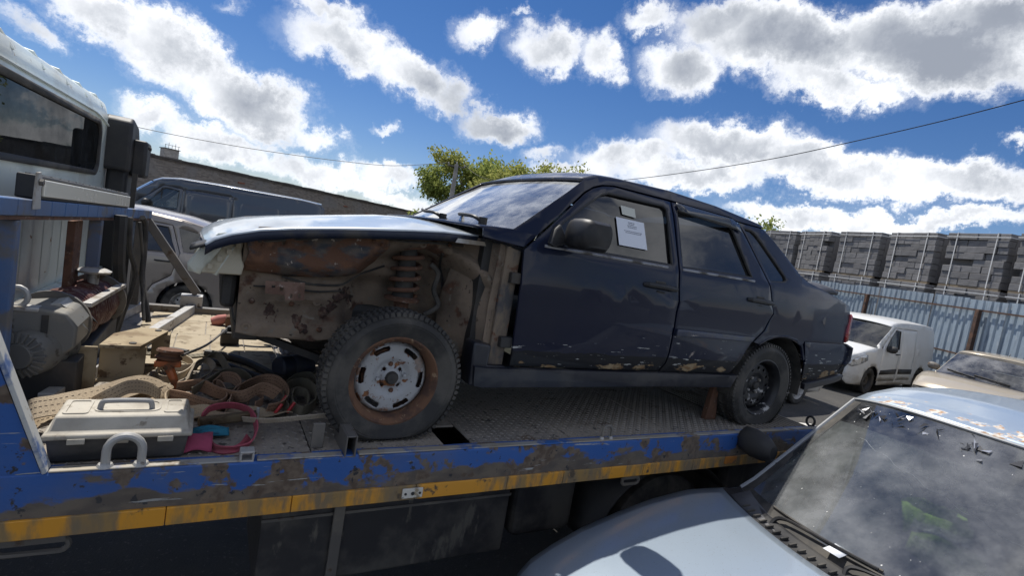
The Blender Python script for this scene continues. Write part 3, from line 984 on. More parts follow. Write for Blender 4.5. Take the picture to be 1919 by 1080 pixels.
P_sl = [(.345, .335), (.36, .244), (.40, .236), (1.5, .252), (2.13, .252), (2.16, .33), (2.10, .33), (.60, .33), (.42, .33)]
for s in (NEAR, FAR):
    near = s == NEAR
    fd = panel('front_door', P_fd, smap(s), NAVY, sed, .07, [H_fw], .014, bev=.003)
    rd = panel('rear_door', P_rd, smap(s), NAVY, sed, .07, [H_rw], .014, bev=.003)
    qp = panel('rear_quarter', P_qp, smap(s), NAVY, sed, .07, [H_qw], .014, bev=.003)
    panel('window', H_fw, smap(s, -.012), TINT, fd, .1, (), 0)
    panel('window', H_rw, smap(s, -.012), TINT, rd, .1, (), 0)
    panel('quarter_window', H_qw, smap(s, -.006), TINT, qp, .1, (), 0)
    panel('roof_rail', P_ap, smap(s, .002), NAVY, sed, .07, (), .014, bev=.003)
    panel('sill', P_sl, smap(s, .012), SILLM, sed, .09, (), .03, bev=.006)
    # rubber round the openings
    for par, lp in ((fd, H_fw), (rd, H_rw), (qp, H_qw)):
        pts = []
        for i in range(len(lp)):
            a, b = lp[i], lp[(i + 1) % len(lp)]
            k = max(1, int(math.hypot(b[0] - a[0], b[1] - a[1])/.06))
            pts += [(a[0] + (b[0] - a[0])*q/k, a[1] + (b[1] - a[1])*q/k) for q in range(k)]
        MB().tube([(u, s*(shw(u, v) - .001), v) for u, v in pts], .009, 6, closed=True).build('window_seal', TRIMB, par)
    MB().tube([(u, s*(shw(u, .912) + .004), .912) for u in [.62 + i*.09 for i in range(10)]], .0075, 6).build('belt_trim', CHROME, fd)
    MB().tube([(u, s*(shw(u, .914) + .004), .914 + .008*(u - 1.55)) for u in [1.545 + i*.08 for i in range(9)]], .0075, 6).build('belt_trim', CHROME, rd)
    # handles: recess and pull
    for par, hx in ((fd, 1.395), (rd, 2.262)):
        y = s*(shw(hx, .80) + .004)
        MB().box(hx - .045, hx + .03, y - .005, y + .005, .795, .832).build('handle_recess', RUBBER, par, bev=.008)
        h = MB().tube([(hx - .13, y, .805), (hx - .11, y + s*.016, .806), (hx, y + s*.022, .805), (hx + .10, y + s*.018, .80), (hx + .125, y, .80)], [.009, .014, .015, .014, .009], 8)
        h.build('door_handle', TRIMB, par)
        MB().tube([(hx - .03, y + s*.002, .775), (hx + .03, y + s*.002, .772)], .007, 6).build('lock', TRIMB, par)
    # wind deflector above the rear window and the rubbing strip
    panel('wind_deflector', [(1.56, 1.288), (2.06, 1.278), (2.114, 1.250), (2.115, 1.205), (2.07, 1.215), (1.57, 1.243)], smap(s, .020), pmat('smoked_plastic', (.03, .032, .036), .2, coat=.5), rd, .1, (), .004)
    panel('rubbing_strip', [(1.556, .545), (2.225, .548), (2.238, .578), (1.556, .585)], smap(s, .016), pmat('strip_blue', (.02, .028, .06), .35, coat=.3, layers=[dict(s=8, lo=.5, hi=.66, c=(.09, .09, .09), rough=.8)]), rd, .1, (), .02, bev=.004)
    # rear bumper side, skirt, tail light, wheel arch lip
    panel('bumper_side', [(2.82, .575), (3.44, .570), (3.56, .545), (3.57, .50), (3.55, .43), (3.44, .345), (2.93, .285), (2.90, .32), (2.875, .44)], smap(s, .002), NAVY, sed, .09, (), .014, bev=.002)
    panel('bumper_skirt', [(2.92, .280), (3.44, .338), (3.52, .335), (3.50, .30), (3.42, .285), (2.94, .235)], smap(s, .02), SILLM, sed, .09, (), .03, bev=.006)
    panel('tail_light', [(3.43, .585), (3.485, .60), (3.492, .78), (3.455, .80), (3.44, .70)], smap(s, .004), pmat('red_lens', (.30, .012, .012), .15, coat=.6), sed, .1, (), .03)
    arc = [(2.17, .42), (2.235, .53), (2.322, .534), (2.398, .573), (2.486, .595), (2.591, .600), (2.716, .580), (2.80, .545), (2.86, .45), (2.90, .30)]
    MB().tube([(u, s*(shw(u, v) - .002), v) for u, v in arc[2:9]], .012, 6).build('arch_lip', NAVY, qp)
    # black rear wheel housing
    m = MB()
    m.grid(lambda u, v: (2.52 + .37*cos(pi*(1.05 - 1.1*u)), s*(.79 - .30*v), .25 + .36*sin(pi*(1.05 - 1.1*u))), 18, 2)
    m.build('wheel_housing', RUBBER, sed)
    MB().box(2.12, 2.92, min(s*.47, s*.49), max(s*.47, s*.49), .2, .62).build('inner_wing', RUBBER, sed, smooth=False)


def strip(name, pts, mat, par, crown, bow, hwf, thick=.012, nv=22, pw=2.6, smooth=True, bev=0., trim=0.):
    """skin laid across the car along a top profile of (x, z); crown and bow bulge it towards the middle"""
    def fn(u, v):
        k = u*(len(pts) - 1)
        i = min(int(k), len(pts) - 2)
        f = k - i
        x = pts[i][0]*(1 - f) + pts[i + 1][0]*f
        z = pts[i][1]*(1 - f) + pts[i + 1][1]*f
        t = 2*v - 1
        w = hwf(x, z) - trim
        b = 1 - abs(t)**pw
        c_ = crown(u) if callable(crown) else crown
        bo = bow(u) if callable(bow) else bow
        return (x - bo*(1 - t*t), w*t, z + c_*b)
    o = MB().grid(fn, (len(pts) - 1)*4, nv).build(name, mat, par, smooth, solid=thick, bev=bev)
    return o


strip('roof', [(.90, 1.284), (1.0, 1.318), (1.17, 1.332), (1.55, 1.345), (1.94, 1.330), (2.37, 1.285)], pmat('roof_paint', (.010, .017, .046), .35, coat=.5, layers=[dict(s=3, lo=.4, hi=.7, c=(.07, .075, .085), a=.6, rough=.7), dict(s=14, lo=.58, hi=.68, c=(.14, .13, .12), rough=.8, coat=0.)]),
      sed, lambda u: .010 + .034*sst(0, .35, u), lambda u: .02*(1 - u) - .03*u, shw, .016, 26, 3.0)
strip('windscreen', [(.458, .960), (.68, 1.116), (.905, 1.270)], WSG, sed, .012, lambda u: .07 - .045*u, shw, 0, 20, trim=.014)
strip('rear_window', [(2.385, 1.268), (2.56, 1.13), (2.72, 1.0)], TINT, sed, 0., lambda u: -.06, shw, 0, 16)
strip('boot_lid', [(2.73, 1.0), (2.80, .968), (3.2, .897), (3.42, .858), (3.47, .79), (3.47, .62)], NAVY, sed, .012, lambda u: -.07*u, shw, .014, 16)
strip('rear_bumper', [(3.47, .57), (3.57, .545), (3.57, .45), (3.44, .345), (3.40, .30)], NAVY, sed, 0., -.09, lambda x, z: shw(min(x, 3.45), z) + .012, .014, 16)
strip('cowl', [(.30, .945), (.36, .952), (.455, .958)], NAVY, sed, .006, .08, shw, .012, 16)
# boot spoiler
m = MB().grid(lambda u, v: (3.18 + .25*u - .0*v, -.62 + 1.24*v, .925 + .055*sin(pi*.55*u)*min(1, 7*v, 7*(1 - v))**.5 + .01*u), 8, 24)
m.build('spoiler', SILLM, sed, solid=.02)
# bonnet with folded edge
BON = pmat('bonnet_sky_sheen', (.56, .61, .65), .3, .2, coat=.8, coat_rough=.06, layers=[dict(s=2.5, lo=.45, hi=.7, c=(.30, .33, .36), a=.5, rough=.4), dict(s=9, st=(.4, 1, 1), lo=.6, hi=.72, c=(.08, .09, .12), a=.6)])  # pale base colour stands in for sky reflected on the bonnet
HP = [(-.728, .712), (-.70, .736), (-.651, .760), (-.56, .790), (-.44, .815), (-.30, .838), (-.154, .859), (0, .880), (.149, .897), (.31, .905)]
hoodw = lambda x, z: .695 + .02*sst(-.7, 0, x)
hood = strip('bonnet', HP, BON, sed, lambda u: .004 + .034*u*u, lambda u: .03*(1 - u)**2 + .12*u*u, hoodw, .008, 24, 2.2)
for s in (NEAR, FAR):
    m = MB()
    m.add([(x, s*(hoodw(x, z) - .002), z - .002) for x, z in HP] + [(x, s*(hoodw(x, z) - .010), z - .036) for x, z in HP], [(i, i + 1, i + 11, i + 10) for i in range(9)])
    m.build('bonnet_edge', pmat('bonnet_under', (.012, .018, .04), .5, layers=[dict(s=7, lo=.5, hi=.68, c=(.06, .055, .05))]), hood, solid=.006)
MB().prism([(.20, .862), (.35, .867), (.34, .885), (.21, .882)], lambda u, v: (u, -.727, v), lambda u, v: (u, -.722, v)).build('hinge_plate', PALEST, hood, smooth=False)
# torn dark lip at the nose
MB().grid(lambda u, v: (-.775 + .07*u + .02*v, -.68 + .5*v, .690 + .03*u + .012*sin(9*v)), 4, 10).build('nose_lip', TRIMB, hood, solid=.008)
# wipers lying at the foot of the windscreen
for y0, x0, dx in ((-.42, .26, .12), (.05, .24, .04)):
    w = MB().tube(resamp([(x0 + .14, y0 - .13, .975), (x0 + .10, y0 - .10, .998), (x0 + .12, y0 + .12, 1.005), (x0 + .14 + dx, y0 + .34, 1.02)], 5), .009, 6).build('wiper', TRIMB, sed)
    MB().tube([(x0 + .14, y0 - .13, .955), (x0 + .14, y0 - .13, 1.0)], .022, 8).build('wiper_pivot', TRIMB, w)
# side mirror (both sides)
for s in (NEAR, FAR):
    mi = MB()
    mi.prism([(.63, .925), (.66, .915), (.74, .945), (.70, 1.03), (.665, 1.0)], lambda u, v: (u, s*(shw(u, v) - .01), v), lambda u, v: (u + .01, s*(shw(u, v) + .03), v))
    mt = mi.build('mirror_mount', TRIMB, sed, bev=.008)
    h = MB()
    sec = lambda y, k: [(.775 + .055*k*cos(a) + (.02 if cos(a) > 0 else -.035)*k, s*y, .992 + .070*k*max(-1, min(1, 1.25*sin(a)))) for a in [2*pi*q/20 for q in range(20)]]
    rg = [sec(.80, .55), sec(.82, .85), sec(.86, .97), sec(.93, 1.0), sec(.975, .95), sec(1.0, .75)]
    h.add([p for r_ in rg for p in r_], [(i*20 + j, i*20 + (j + 1) % 20, (i + 1)*20 + (j + 1) % 20, (i + 1)*20 + j) for i in range(5) for j in range(20)] + [tuple(range(20)), tuple(range(100, 120))])
    h.build('mirror_housing', TRIMB, mt, angle=60)
# papers taped to the window
PAPER = pmat('paper', (.74, .76, .80), .8)
def win_paper(nm, quad, par, text=None, col=PAPER):
    m = MB()
    m.add([(u, -(shw(u, v) - .004), v) for u, v in quad], [(0, 1, 2, 3)])
    return m.build(nm, col, par, smooth=False, solid=.0006)
fdn = [o for o in sed.children if o.name == 'front_door'][0]
Qn = [(1.094, 1.128), (1.293, 1.128), (1.297, .985), (1.098, .985)]
notice = win_paper('notice_sheet', Qn, fdn)
win_paper('small_note', [(1.135, 1.196), (1.235, 1.193), (1.236, 1.145), (1.140, 1.149)], fdn, col=pmat('old_paper', (.60, .60, .52), .8))
# lines of print on the sheet, too small to read
INK = pmat('ink', (.17, .18, .22), .8)
for q, (a, b, z) in enumerate(((1.175, 1.225, 1.110), (1.178, 1.222, 1.1015), (1.168, 1.236, 1.093), (1.172, 1.232, 1.0845), (1.142, 1.270, 1.064), (1.150, 1.262, 1.0555))):
    m = MB()
    x = a
    while x < b - .004:
        w_ = min(b - x, random.uniform(.006, .016))
        m.add([(xx_, -(shw(xx_, zz_) - .0030), zz_) for xx_, zz_ in ((x, z), (x + w_, z), (x + w_, z + .0036), (x, z + .0036))], [(0, 1, 2, 3)])
        x += w_ + .003
    m.build('print_line', INK, notice, smooth=False)

# stripped front corner: inner wing with wheel arch, rusty upper rail, strut and spring
def apron_y(x, z):
    y = .515
    y += .075*sst(.60, .68, z)*(1 - sst(.05, .16, x))          # upper rail stands out
    y += .030*sst(.44, .40, z) + .020*sst(-.47, -.55, x)
    r = math.hypot((x - .10)/1.0, (z - .42)/1.02)
    y -= .13*sst(.40, .33, r)*sst(-.22, -.10, x)               # wheel arch hollow
    y += .055*math.exp(-((r - .415)/.022)**2)*sst(-.1, .0, x)  # its rim
    y += .17*sst(.16, .46, x)                                  # back plate flares out to the door post
    y += .010*sin(17*x + 3*z)*sin(13*z) + .005*sin(41*x)*sin(37*z + 2)
    y += .016*math.exp(-((z - .50 - .14*(x + .5))/.012)**2)*sst(-.56, -.52, x)*sst(-.12, -.2, x)   # pressed swage
    y += .012*math.exp(-((z - .575)/.010)**2)*sst(-.15, -.25, x)
    return y


for s in (NEAR, FAR):
    O_ap = [(-.595, .375), (-.50, .36), (-.30, .345), (-.24, .36), (.0, .30), (.25, .22), (.46, .25), (.47, .40), (.47, .88), (.30, .905), (-.2, .862), (-.56, .80), (-.605, .76)]
    ap = panel('inner_wing_panel', O_ap, lambda u, v, s=s: (u, s*apron_y(u, v), v), DIRTY, sed, .016, (), .008, angle=60)
# upper rail plate, flaking
def rust_y(x, z): return -(apron_y(x, z) + .012 + .004*sin(60*x)*sin(47*z))
panel('rusty_rail_plate', [(-.60, .625), (-.45, .615), (-.28, .63), (-.13, .66), (-.07, .72), (-.05, .80), (-.06, .858), (-.25, .845), (-.45, .815), (-.56, .79), (-.60, .75), (-.585, .70)],
      lambda u, v: (u, rust_y(u, v), v), RUSTP, sed, .014, [[(-.475, .745), (-.462, .745), (-.462, .762), (-.475, .762)]], .006, angle=60)
br = panel('rusty_bracket', [(-.515, .595), (-.37, .602), (-.365, .53), (-.435, .525), (-.44, .545), (-.51, .545)], lambda u, v: (u, -.605, v), RUSTM, sed, .05,
           [[(-.49, .57), (-.478, .57), (-.478, .582), (-.49, .582)], [(-.46, .56), (-.448, .56), (-.448, .574), (-.46, .574)], [(-.42, .535), (-.41, .535), (-.41, .552), (-.42, .552)], [(-.39, .54), (-.38, .54), (-.38, .557), (-.39, .557)]], .005, False)
for x, z in ((-.30, .515), (-.56, .40), (-.15, .50), (.10, .83), (.33, .70), (.36, .55)):
    MB().lathe([(.018, 0), (.017, .008), (.009, .008), (.008, .002), (0, .002)], (x, -apron_y(x, z) + .0, z), (0, -1, 0), 12).build('weld_stud', DIRTY, sed)
SCAB = pmat('dark_scab', (.055, .032, .026), .95, layers=[dict(s=22, lo=.45, hi=.6, c=(.12, .06, .04), c2=(.17, .13, .10)), dict(s=40, lo=.55, hi=.65, c=(.02, .015, .013))], bump=(60, .8, .012))
BRKT = pmat('dusty_rust', (.20, .125, .095), .92, layers=[dict(s=14, lo=.45, hi=.6, c=(.13, .075, .055)), dict(s=40, lo=.6, hi=.68, c=(.36, .3, .26))], bump=(50, .5, .006))
br.data.materials[0] = BRKT
# rust holes on the front leg
for (x, z, r_) in ((-.485, .47, .026), (-.47, .435, .022), (-.37, .43, .022), (-.345, .40, .02), (-.215, .545, .034), (-.17, .56, .028), (-.24, .50, .024), (-.275, .47, .02), (-.15, .53, .02)):
    pts = [(x + r_*rr_*cos(a), z + 1.2*r_*rr_*sin(a)) for a, rr_ in [(2*pi*q/17, random.uniform(.55, 1.25)) for q in range(17)]]
    panel('rust_scab', pts, lambda u, v: (u, -(apron_y(u, v) + .004 + .005*sin(90*u)*sin(70*v)), v), SCAB, sed, .009, (), .006, angle=70)
# plate closing the back of the arch towards the door post
panel('arch_back_plate', [(0, .27), (1, .25), (1, .60), (1, .885), (.45, .885), (.1, .80), (0, .62)], lambda u, v: (.275 + .155*u + .012*sin(9*v), -(.49 + .252*u + .010*sin(21*v + 3*u)), v), DIRTY, sed, .03, (), .006, angle=60)
# pipes, loom and bolts in the open bay
for pts, r_, mt in (([(-.56, .745), (-.4, .775), (-.2, .815), (.05, .835), (.3, .85)], .006, RUBBER), ([(-.02, .70), (-.10, .66), (-.2, .60), (-.33, .59), (-.45, .61)], .005, RUBBER),
                    ([(.22, .80), (.27, .70), (.29, .60), (.33, .50), (.35, .40)], .007, DARKM), ([(-.55, .56), (-.42, .565), (-.3, .56), (-.2, .575)], .004, DARKM)):
    MB().tube([(x, -(apron_y(x, z) + .012), z) for x, z in [(p.x, p.y) for p in resamp([(a_, b_, 0) for a_, b_ in pts], 8)]], r_, 6).build('pipe', mt, sed)
for x, z in ((-.54, .735), (-.40, .79), (-.12, .81), (.12, .835), (.24, .84), (-.55, .50), (-.40, .50), (-.28, .40), (.38, .80), (.38, .66), (.385, .48), (-.08, .80)):
    MB().lathe([(0, -.008), (.006, -.008), (.008, -.004), (.012, 0), (.012, .006)], (x, -(apron_y(x, z) + .012), z), (0, 1, 0), 6).build('bolt', RUSTM, sed)
# door post, firewall end, hinge strip
m = MB().prism([(.435, .26), (.515, .26), (.515, .87), (.44, .885)], lambda u, v: (u, -.70, v), lambda u, v: (u, -.765, v))
m.build('door_post', pmat('post_paint', (.05, .05, .055), .55, layers=[dict(s=7, st=(1, 1, .5), lo=.40, hi=.56, c=(.20, .155, .11), rough=.9), dict(s=15, lo=.58, hi=.66, c=RUST1, rough=.9)]), sed, smooth=False, bev=.006)
MB().prism([(.405, .30), (.45, .26), (.46, .60), (.455, .88), (.415, .89), (.40, .60)], lambda u, v: (u, -.745, v), lambda u, v: (u, -.735, v)).build('post_flange', DIRTY, sed, smooth=False)
MB().prism([(.34, .24), (.52, .24), (.52, .335), (.42, .335), (.425, .43), (.335, .44)], lambda u, v: (u, -.70, v), lambda u, v: (u, -.80, v)).build('sill_end', SILLM, sed, bev=.01)
for zz_ in (.42, .72):
    MB().box(.47, .53, -.795, -.76, zz_, zz_ + .05).build('hinge', DARKM, sed, bev=.004)
MB().box(.40, .46, .70, .80, .26, .88).build('door_post', NAVY, sed, smooth=False)
panel('front_fender', [(-.62, .60), (-.56, .42), (-.33, .42), (-.30, .50), (-.2, .57), (0, .60), (.2, .57), (.3, .50), (.34, .34), (.52, .335), (.50, .88), (.30, .905), (-.15, .865), (-.55, .79), (-.64, .73)], smap(FAR), NAVY, sed, .08, (), .012)
# suspension strut with coil spring
sx, sy = .075, -.505
m = MB()
pts = []
for q in range(5*14 + 1):
    a = 2*pi*q/14
    pts.append((sx + .064*cos(a), sy + .064*sin(a), .575 + .245*q/70))
spr = MB().tube(pts, .0105, 8).build('coil_spring', RUSTM, sed)
MB().lathe([(.045, 0), (.05, .02), (.038, .10), (.045, .12), (.036, .2), (.04, .22), (.03, .27)], (sx, sy, .555), (0, 0, 1), 20).build('bump_boot', RUBBER, spr)
MB().lathe([(0, 0), (.080, .0), (.083, .012), (.04, .02), (.034, .02), (.034, -.22), (0, -.22)], (sx, sy, .555), (0, 0, 1), 24).build('spring_seat', RUSTM, spr)
MB().tube(resamp([(sx + .11, sy - .01, .74), (sx + .15, sy - .02, .70), (sx + .14, sy - .02, .62), (sx + .17, sy - .03, .55), (sx + .10, sy - .04, .50)], 5), .012, 8).build('brake_hose', RUBBER, sed)
MB().box(sx - .05, sx + .09, sy - .03, sy + .10, .16, .40).build('knuckle', DARKM, sed, bev=.02)
MB().bar((sx, sy, .17), (-.06, .1, .2), .07, .04).build('control_arm', DARKM, sed)
MB().bar((-.1, -.45, .20), (-.50, -.40, .33), .04, .03).build('stabiliser_bar', DARKM, sed)
# front crossmember, radiator panel, black fan shroud
MB().box(-.60, -.54, -.48, .48, .40, .66).build('radiator_panel', BLACKP, sed, smooth=False, bev=.01)
MB().box(-.66, -.605, -.50, .60, .455, .60).build('front_absorber', BLACKP, sed, smooth=False, bev=.02)
MB().box(-.60, -.50, -.47, .47, .32, .385).build('crossmember', DARKM, sed, smooth=False, bev=.01)
MB().box(-.40, .38, -.40, .40, .30, .52).build('engine_block', DARKM, sed, smooth=False, bev=.05, seg=3)
# underbody pan and cabin interior
MB().box(.36, 2.2, -.74, .74, .27, .30).build('floor_pan', RUBBER, sed, smooth=False)
MB().box(2.2, 3.4, -.46, .46, .34, .40).build('floor_pan', RUBBER, sed, smooth=False)
MB().box(.36, .40, -.69, .69, .3, .90).build('firewall', DARKM, sed, smooth=False)
MB().box(.42, .72, -.66, .66, .74, .90).build('dashboard', BLACKP, sed, bev=.05, seg=3)
SEATM = pmat('seat_cloth', (.09, .09, .095), .9)
for y in (-.36, .36):
    MB().box(1.0, 1.48, y - .24, y + .24, .32, .52).build('seat', SEATM, sed, bev=.05, seg=3)
    MB().prism([(1.40, .5), (1.52, .5), (1.66, 1.02), (1.58, 1.04)], lambda u, v: (u, y - .23, v), lambda u, v: (u, y + .23, v)).build('seat_back', SEATM, sed, bev=.03)
    MB().box(1.61, 1.69, y - .12, y + .12, 1.04, 1.16).build('headrest', SEATM, sed, bev=.03)
MB().box(1.9, 2.3, -.62, .62, .32, .52).build('rear_bench', SEATM, sed, bev=.05)
MB().prism([(2.25, .5), (2.38, .5), (2.55, .95), (2.45, .97)], lambda u, v: (u, -.62, v), lambda u, v: (u, .62, v)).build('rear_backrest', SEATM, sed, bev=.03)
MB().tube([(.80 + .05*cos(a)*.3, -.36 + .18*cos(a), .86 + .18*sin(a)*.85) for a in [2*pi*q/20 for q in range(20)]], .012, 6, closed=True).build('steering_wheel', RUBBER, sed)
MB().box(3.40, 3.46, -.60, .60, .42, .84).build('boot_back', NAVY, sed, smooth=False)
# headlights: cream shell and cloudy lens
CREAM = pmat('cream_plastic', (.50, .45, .34), .6, layers=[dict(s=6, lo=.45, hi=.66, c=(.30, .25, .17), rough=.9)])
LENSM = pmat('cloudy_lens', (.62, .64, .56), .2, coat=.6, layers=[dict(s=6, lo=.45, hi=.68, c=(.42, .42, .34), rough=.6)])
for s in (NEAR, FAR):
    hl = MB().prism([(-.735, .60), (-.60, .605), (-.595, .64), (-.61, .70), (-.60, .745), (-.64, .752), (-.68, .725)], lambda u, v: (u, s*.50, v), lambda u, v: (u, s*.60, v)).build('headlight', CREAM, sed, bev=.006)
    panel('lens', [(-.775, .60), (-.735, .592), (-.66, .735), (-.65, .765), (-.69, .755), (-.75, .68), (-.78, .63)], lambda u, v: (u, s*(.62 - .05*sst(-.65, -.78, u)), v), LENSM, hl, .03, (), .012)
    panel('lens_front', [(.15, .595), (.60, .595), (.60, .72), (.15, .70)], lambda u, v: (-.785 + .45*(v - .595) + .10*(u/.6)**2, s*u, v), LENSM, hl, .05, (), .01)
    for k in range(4):
        MB().box(-.715 + k*.028, -.698 + k*.028, s*.61 - .006, s*.61 + .006, .618 + k*.031, .640 + k*.031).build('clip', CREAM, hl, smooth=False, bev=.002)


# wheels
def tyre_mesh(R, rimr, w, flat, n=96, groove=True):
    """tyre round the local y axis; outer wall at y=-w/2; flat = how far the bottom is squashed"""
    w *= .86
    prof = [(rimr, w*.42), (rimr, -w*.42), (rimr + .012, -w*.47), (rimr + .03, -w*.52), (rimr + .055, -w*.55), (rimr + .060, -w*.565), (rimr + .064, -w*.555), (R - .045, -w*.56), (R - .040, -w*.572), (R - .034, -w*.56), (R - .02, -w*.52), (R - .006, -w*.45), (R, -w*.36), (R, w*.36), (R - .006, w*.45), (R - .02, w*.52), (R - .05, w*.55), (rimr + .03, w*.52)]
    m = MB().lathe(prof, (0, 0, 0), (0, 1, 0), n, True)

    def squash(p):
        x, y, z = p
        if flat and z < 0:
            r = math.hypot(x, z)
            t = (r - rimr)/(R - rimr)
            lim = -(R - flat)
            if z < lim + .03:
                over = (lim + .03 - z)
                z = lim + .03 - .03*(1 - math.exp(-over/.03))
                y *= 1 + 2.0*over*max(0, 1 - abs(t - .5)*.8)
                x *= 1 + .25*over
        return (x, y, z)
    m.v = [squash(p) for p in m.v]
    t = MB()
    if groove:
        for i in range(72):
            for row in range(4):
                a = 2*pi*(i + .5*(row % 2))/72
                yc = (-.43, -.17, .17, .43)[row]*w
                da = .030 if row in (0, 3) else .024
                h = .0075
                hw_ = .10*w if row in (0, 3) else .085*w
                sk = .016*(1 if row % 2 else -1)
                base = []
                for rr, kk in ((R - .014 if row in (0, 3) else R - .003, 1.0), (R + h - (.004 if row in (0, 3) else 0), .82)):
                    for da_, dy_ in ((-da, -hw_), (da, -hw_), (da, hw_), (-da, hw_)):
                        a_ = a + da_*kk + sk*(1 if dy_ > 0 else -1)
                        base.append((rr*cos(a_), yc + dy_*kk, rr*sin(a_)))
                t.add([squash(p) for p in base], [(4, 5, 6, 7), (0, 1, 5, 4), (1, 2, 6, 5), (2, 3, 7, 6), (3, 0, 4, 7)])
    return m, t


def rim_disc(par, R, slots, mat, mat_rim, dish, name='wheel', depth=.05):
    """steel wheel: barrel and lip, and a pressed disc with real slots; faces local -y"""
    o = MB().lathe([(R + .004, .10), (R - .012, .09), (R - .014, -.02), (R - .006, -.045), (R + .010, -.058), (R + .012, -.064), (R + .002, -.066), (R - .012, -.055), (R - .020, -.03), (R - .022, .03), (R - .03, .05)], (0, 0, 0), (0, 1, 0), 48).build(name, mat_rim, par)
    n_ = 64
    ring = [((R - .024)*cos(2*pi*i/n_), (R - .024)*sin(2*pi*i/n_)) for i in range(n_)]
    panel('wheel_disc', ring, lambda u, v: (u, dish(math.hypot(u, v)), v), mat, o, .012, slots, .005, angle=50)
    return o


FRIM = pmat('wheel_silver', (.38, .385, .39), .5, .2, layers=[
    dict(s=20, lo=.555, hi=.61, c=(.26, .11, .04), c2=(.13, .055, .03), rough=.9, metal=0.), dict(s=5, lo=.5, hi=.72, c=(.33, .32, .30), rough=.7, a=.7), dict(s=60, lo=.63, hi=.68, c=(.10, .07, .05), metal=0.)], bump=(30, .2, .003))
FLIP = pmat('wheel_rust', (.16, .082, .046), .9, layers=[dict(s=12, lo=.42, hi=.60, c=(.085, .047, .033)), dict(s=35, lo=.6, hi=.68, c=(.30, .2, .12))], bump=(50, .5, .004))


def slot(a, r0, r1, da):
    return [(r*cos(a + t), r*sin(a + t)) for r, t in [(r0, -da), (r0, -da*.4), (r0, da*.4), (r0, da), ((r0 + r1)/2, da*1.12), (r1, da), (r1, da*.4), (r1, -da*.4), (r1, -da), ((r0 + r1)/2, -da*1.12)]]


def circ(cx, cz, r, n_=10): return [(cx + r*cos(2*pi*i/n_), cz + r*sin(2*pi*i/n_)) for i in range(n_)]


def dish_f(r):
    return -.022*sst(.160, .140, r) + .012*sst(.085, .065, r) - .012*sst(.05, .03, r) + .012
R13, RT = .180, .288
FW = Vector((0, -.735, .256))
slots = [slot(2*pi*k/6 - .06, .117, .139, .25) for k in range(6)] + [circ(.048*cos(2*pi*(k + .5)/4), .048*sin(2*pi*(k + .5)/4), .0085) for k in range(4)]
fw = rim_disc(sed, R13, slots, FRIM, FLIP, dish_f)
fw.location = FW
fw['label'] = 'rust-rimmed silver steel front wheel with a flat tyre'
tm, tt = tyre_mesh(RT, R13, .165, RT - .250)
ty = tm.build('tyre', RUBBER, fw, angle=30)
tag(tt.build('tread', RUBBER, fw, smooth=False), kind='stuff')
MB().lathe([(0, -.032), (.022, -.03), (.028, -.02), (.028, .02)], (0, 0, 0), (0, 1, 0), 20).build('hub_cap', DARKM, fw)
for k in range(4):
    a = 2*pi*k/4 + .15
    MB().lathe([(0, -.012), (.008, -.011), (.012, 0), (.013, .012)], (.058*cos(a), .0, .058*sin(a)), (0, 1, 0), 6).build('lug_bolt', RUSTM if k % 2 else FRIM, fw)
MB().cyl((0, .02, 0), (0, .08, 0), .12, 24).build('brake_disc', RUSTM, fw)
RRIM = pmat('wheel_black', (.012, .012, .014), .45, layers=[dict(s=16, lo=.60, hi=.66, c=(.50, .48, .45), ax=(2, .1, -.1, .1), rough=.8), dict(s=6, lo=.5, hi=.7, c=(.04, .038, .036))])
slots = [circ(.118*cos(2*pi*k/12), .118*sin(2*pi*k/12), .0105) for k in range(12)]
rw = rim_disc(sed, R13, slots, RRIM, RRIM, dish_f)
rw.location = (2.46, -.735, .247)
rw['label'] = 'black steel rear wheel with chipped paint and a flat tyre'
ty.copy
for src in (ty,):
    c = src.copy(); COL.objects.link(c); c.parent = rw; c.name = 'tyre'
c = [o for o in fw.children if o.name == 'tread'][0].copy(); COL.objects.link(c); c.parent = rw
MB().lathe([(0, -.028), (.024, -.026), (.03, -.015), (.03, .02)], (0, 0, 0), (0, 1, 0), 20).build('hub_cap', DARKM, rw)
for k in range(4):
    a = 2*pi*k/4 + .6
    MB().lathe([(0, -.012), (.008, -.011), (.012, 0), (.013, .012)], (.058*cos(a), .0, .058*sin(a)), (0, 1, 0), 6).build('lug_bolt', PALEST, rw)
MB().cyl((0, .02, 0), (0, .06, 0), .11, 24).build('brake_drum', DARKM, rw)
for x in (0, 2.46):
    w = copy_tree(rw, sed)
    w.location = (x, .735, .247)
    w.rotation_euler = (0, 0, pi)
    if 'label' in w: del w['label']
MB().bar((2.46, -.66, .247), (2.46, .66, .247), .08, .08).build('rear_axle', DARKM, sed)
# towing chock and lashing chain by the rear wheel
MB().prism([(2.10, .0), (2.20, .0), (2.195, .06), (2.165, .24), (2.13, .24)], lambda u, v: (u, -.70, v), lambda u, v: (u, -.66, v)).build('jacking_bracket', RUSTM, sed, bev=.006)

# ------------------------------------------------------------------ parked cars


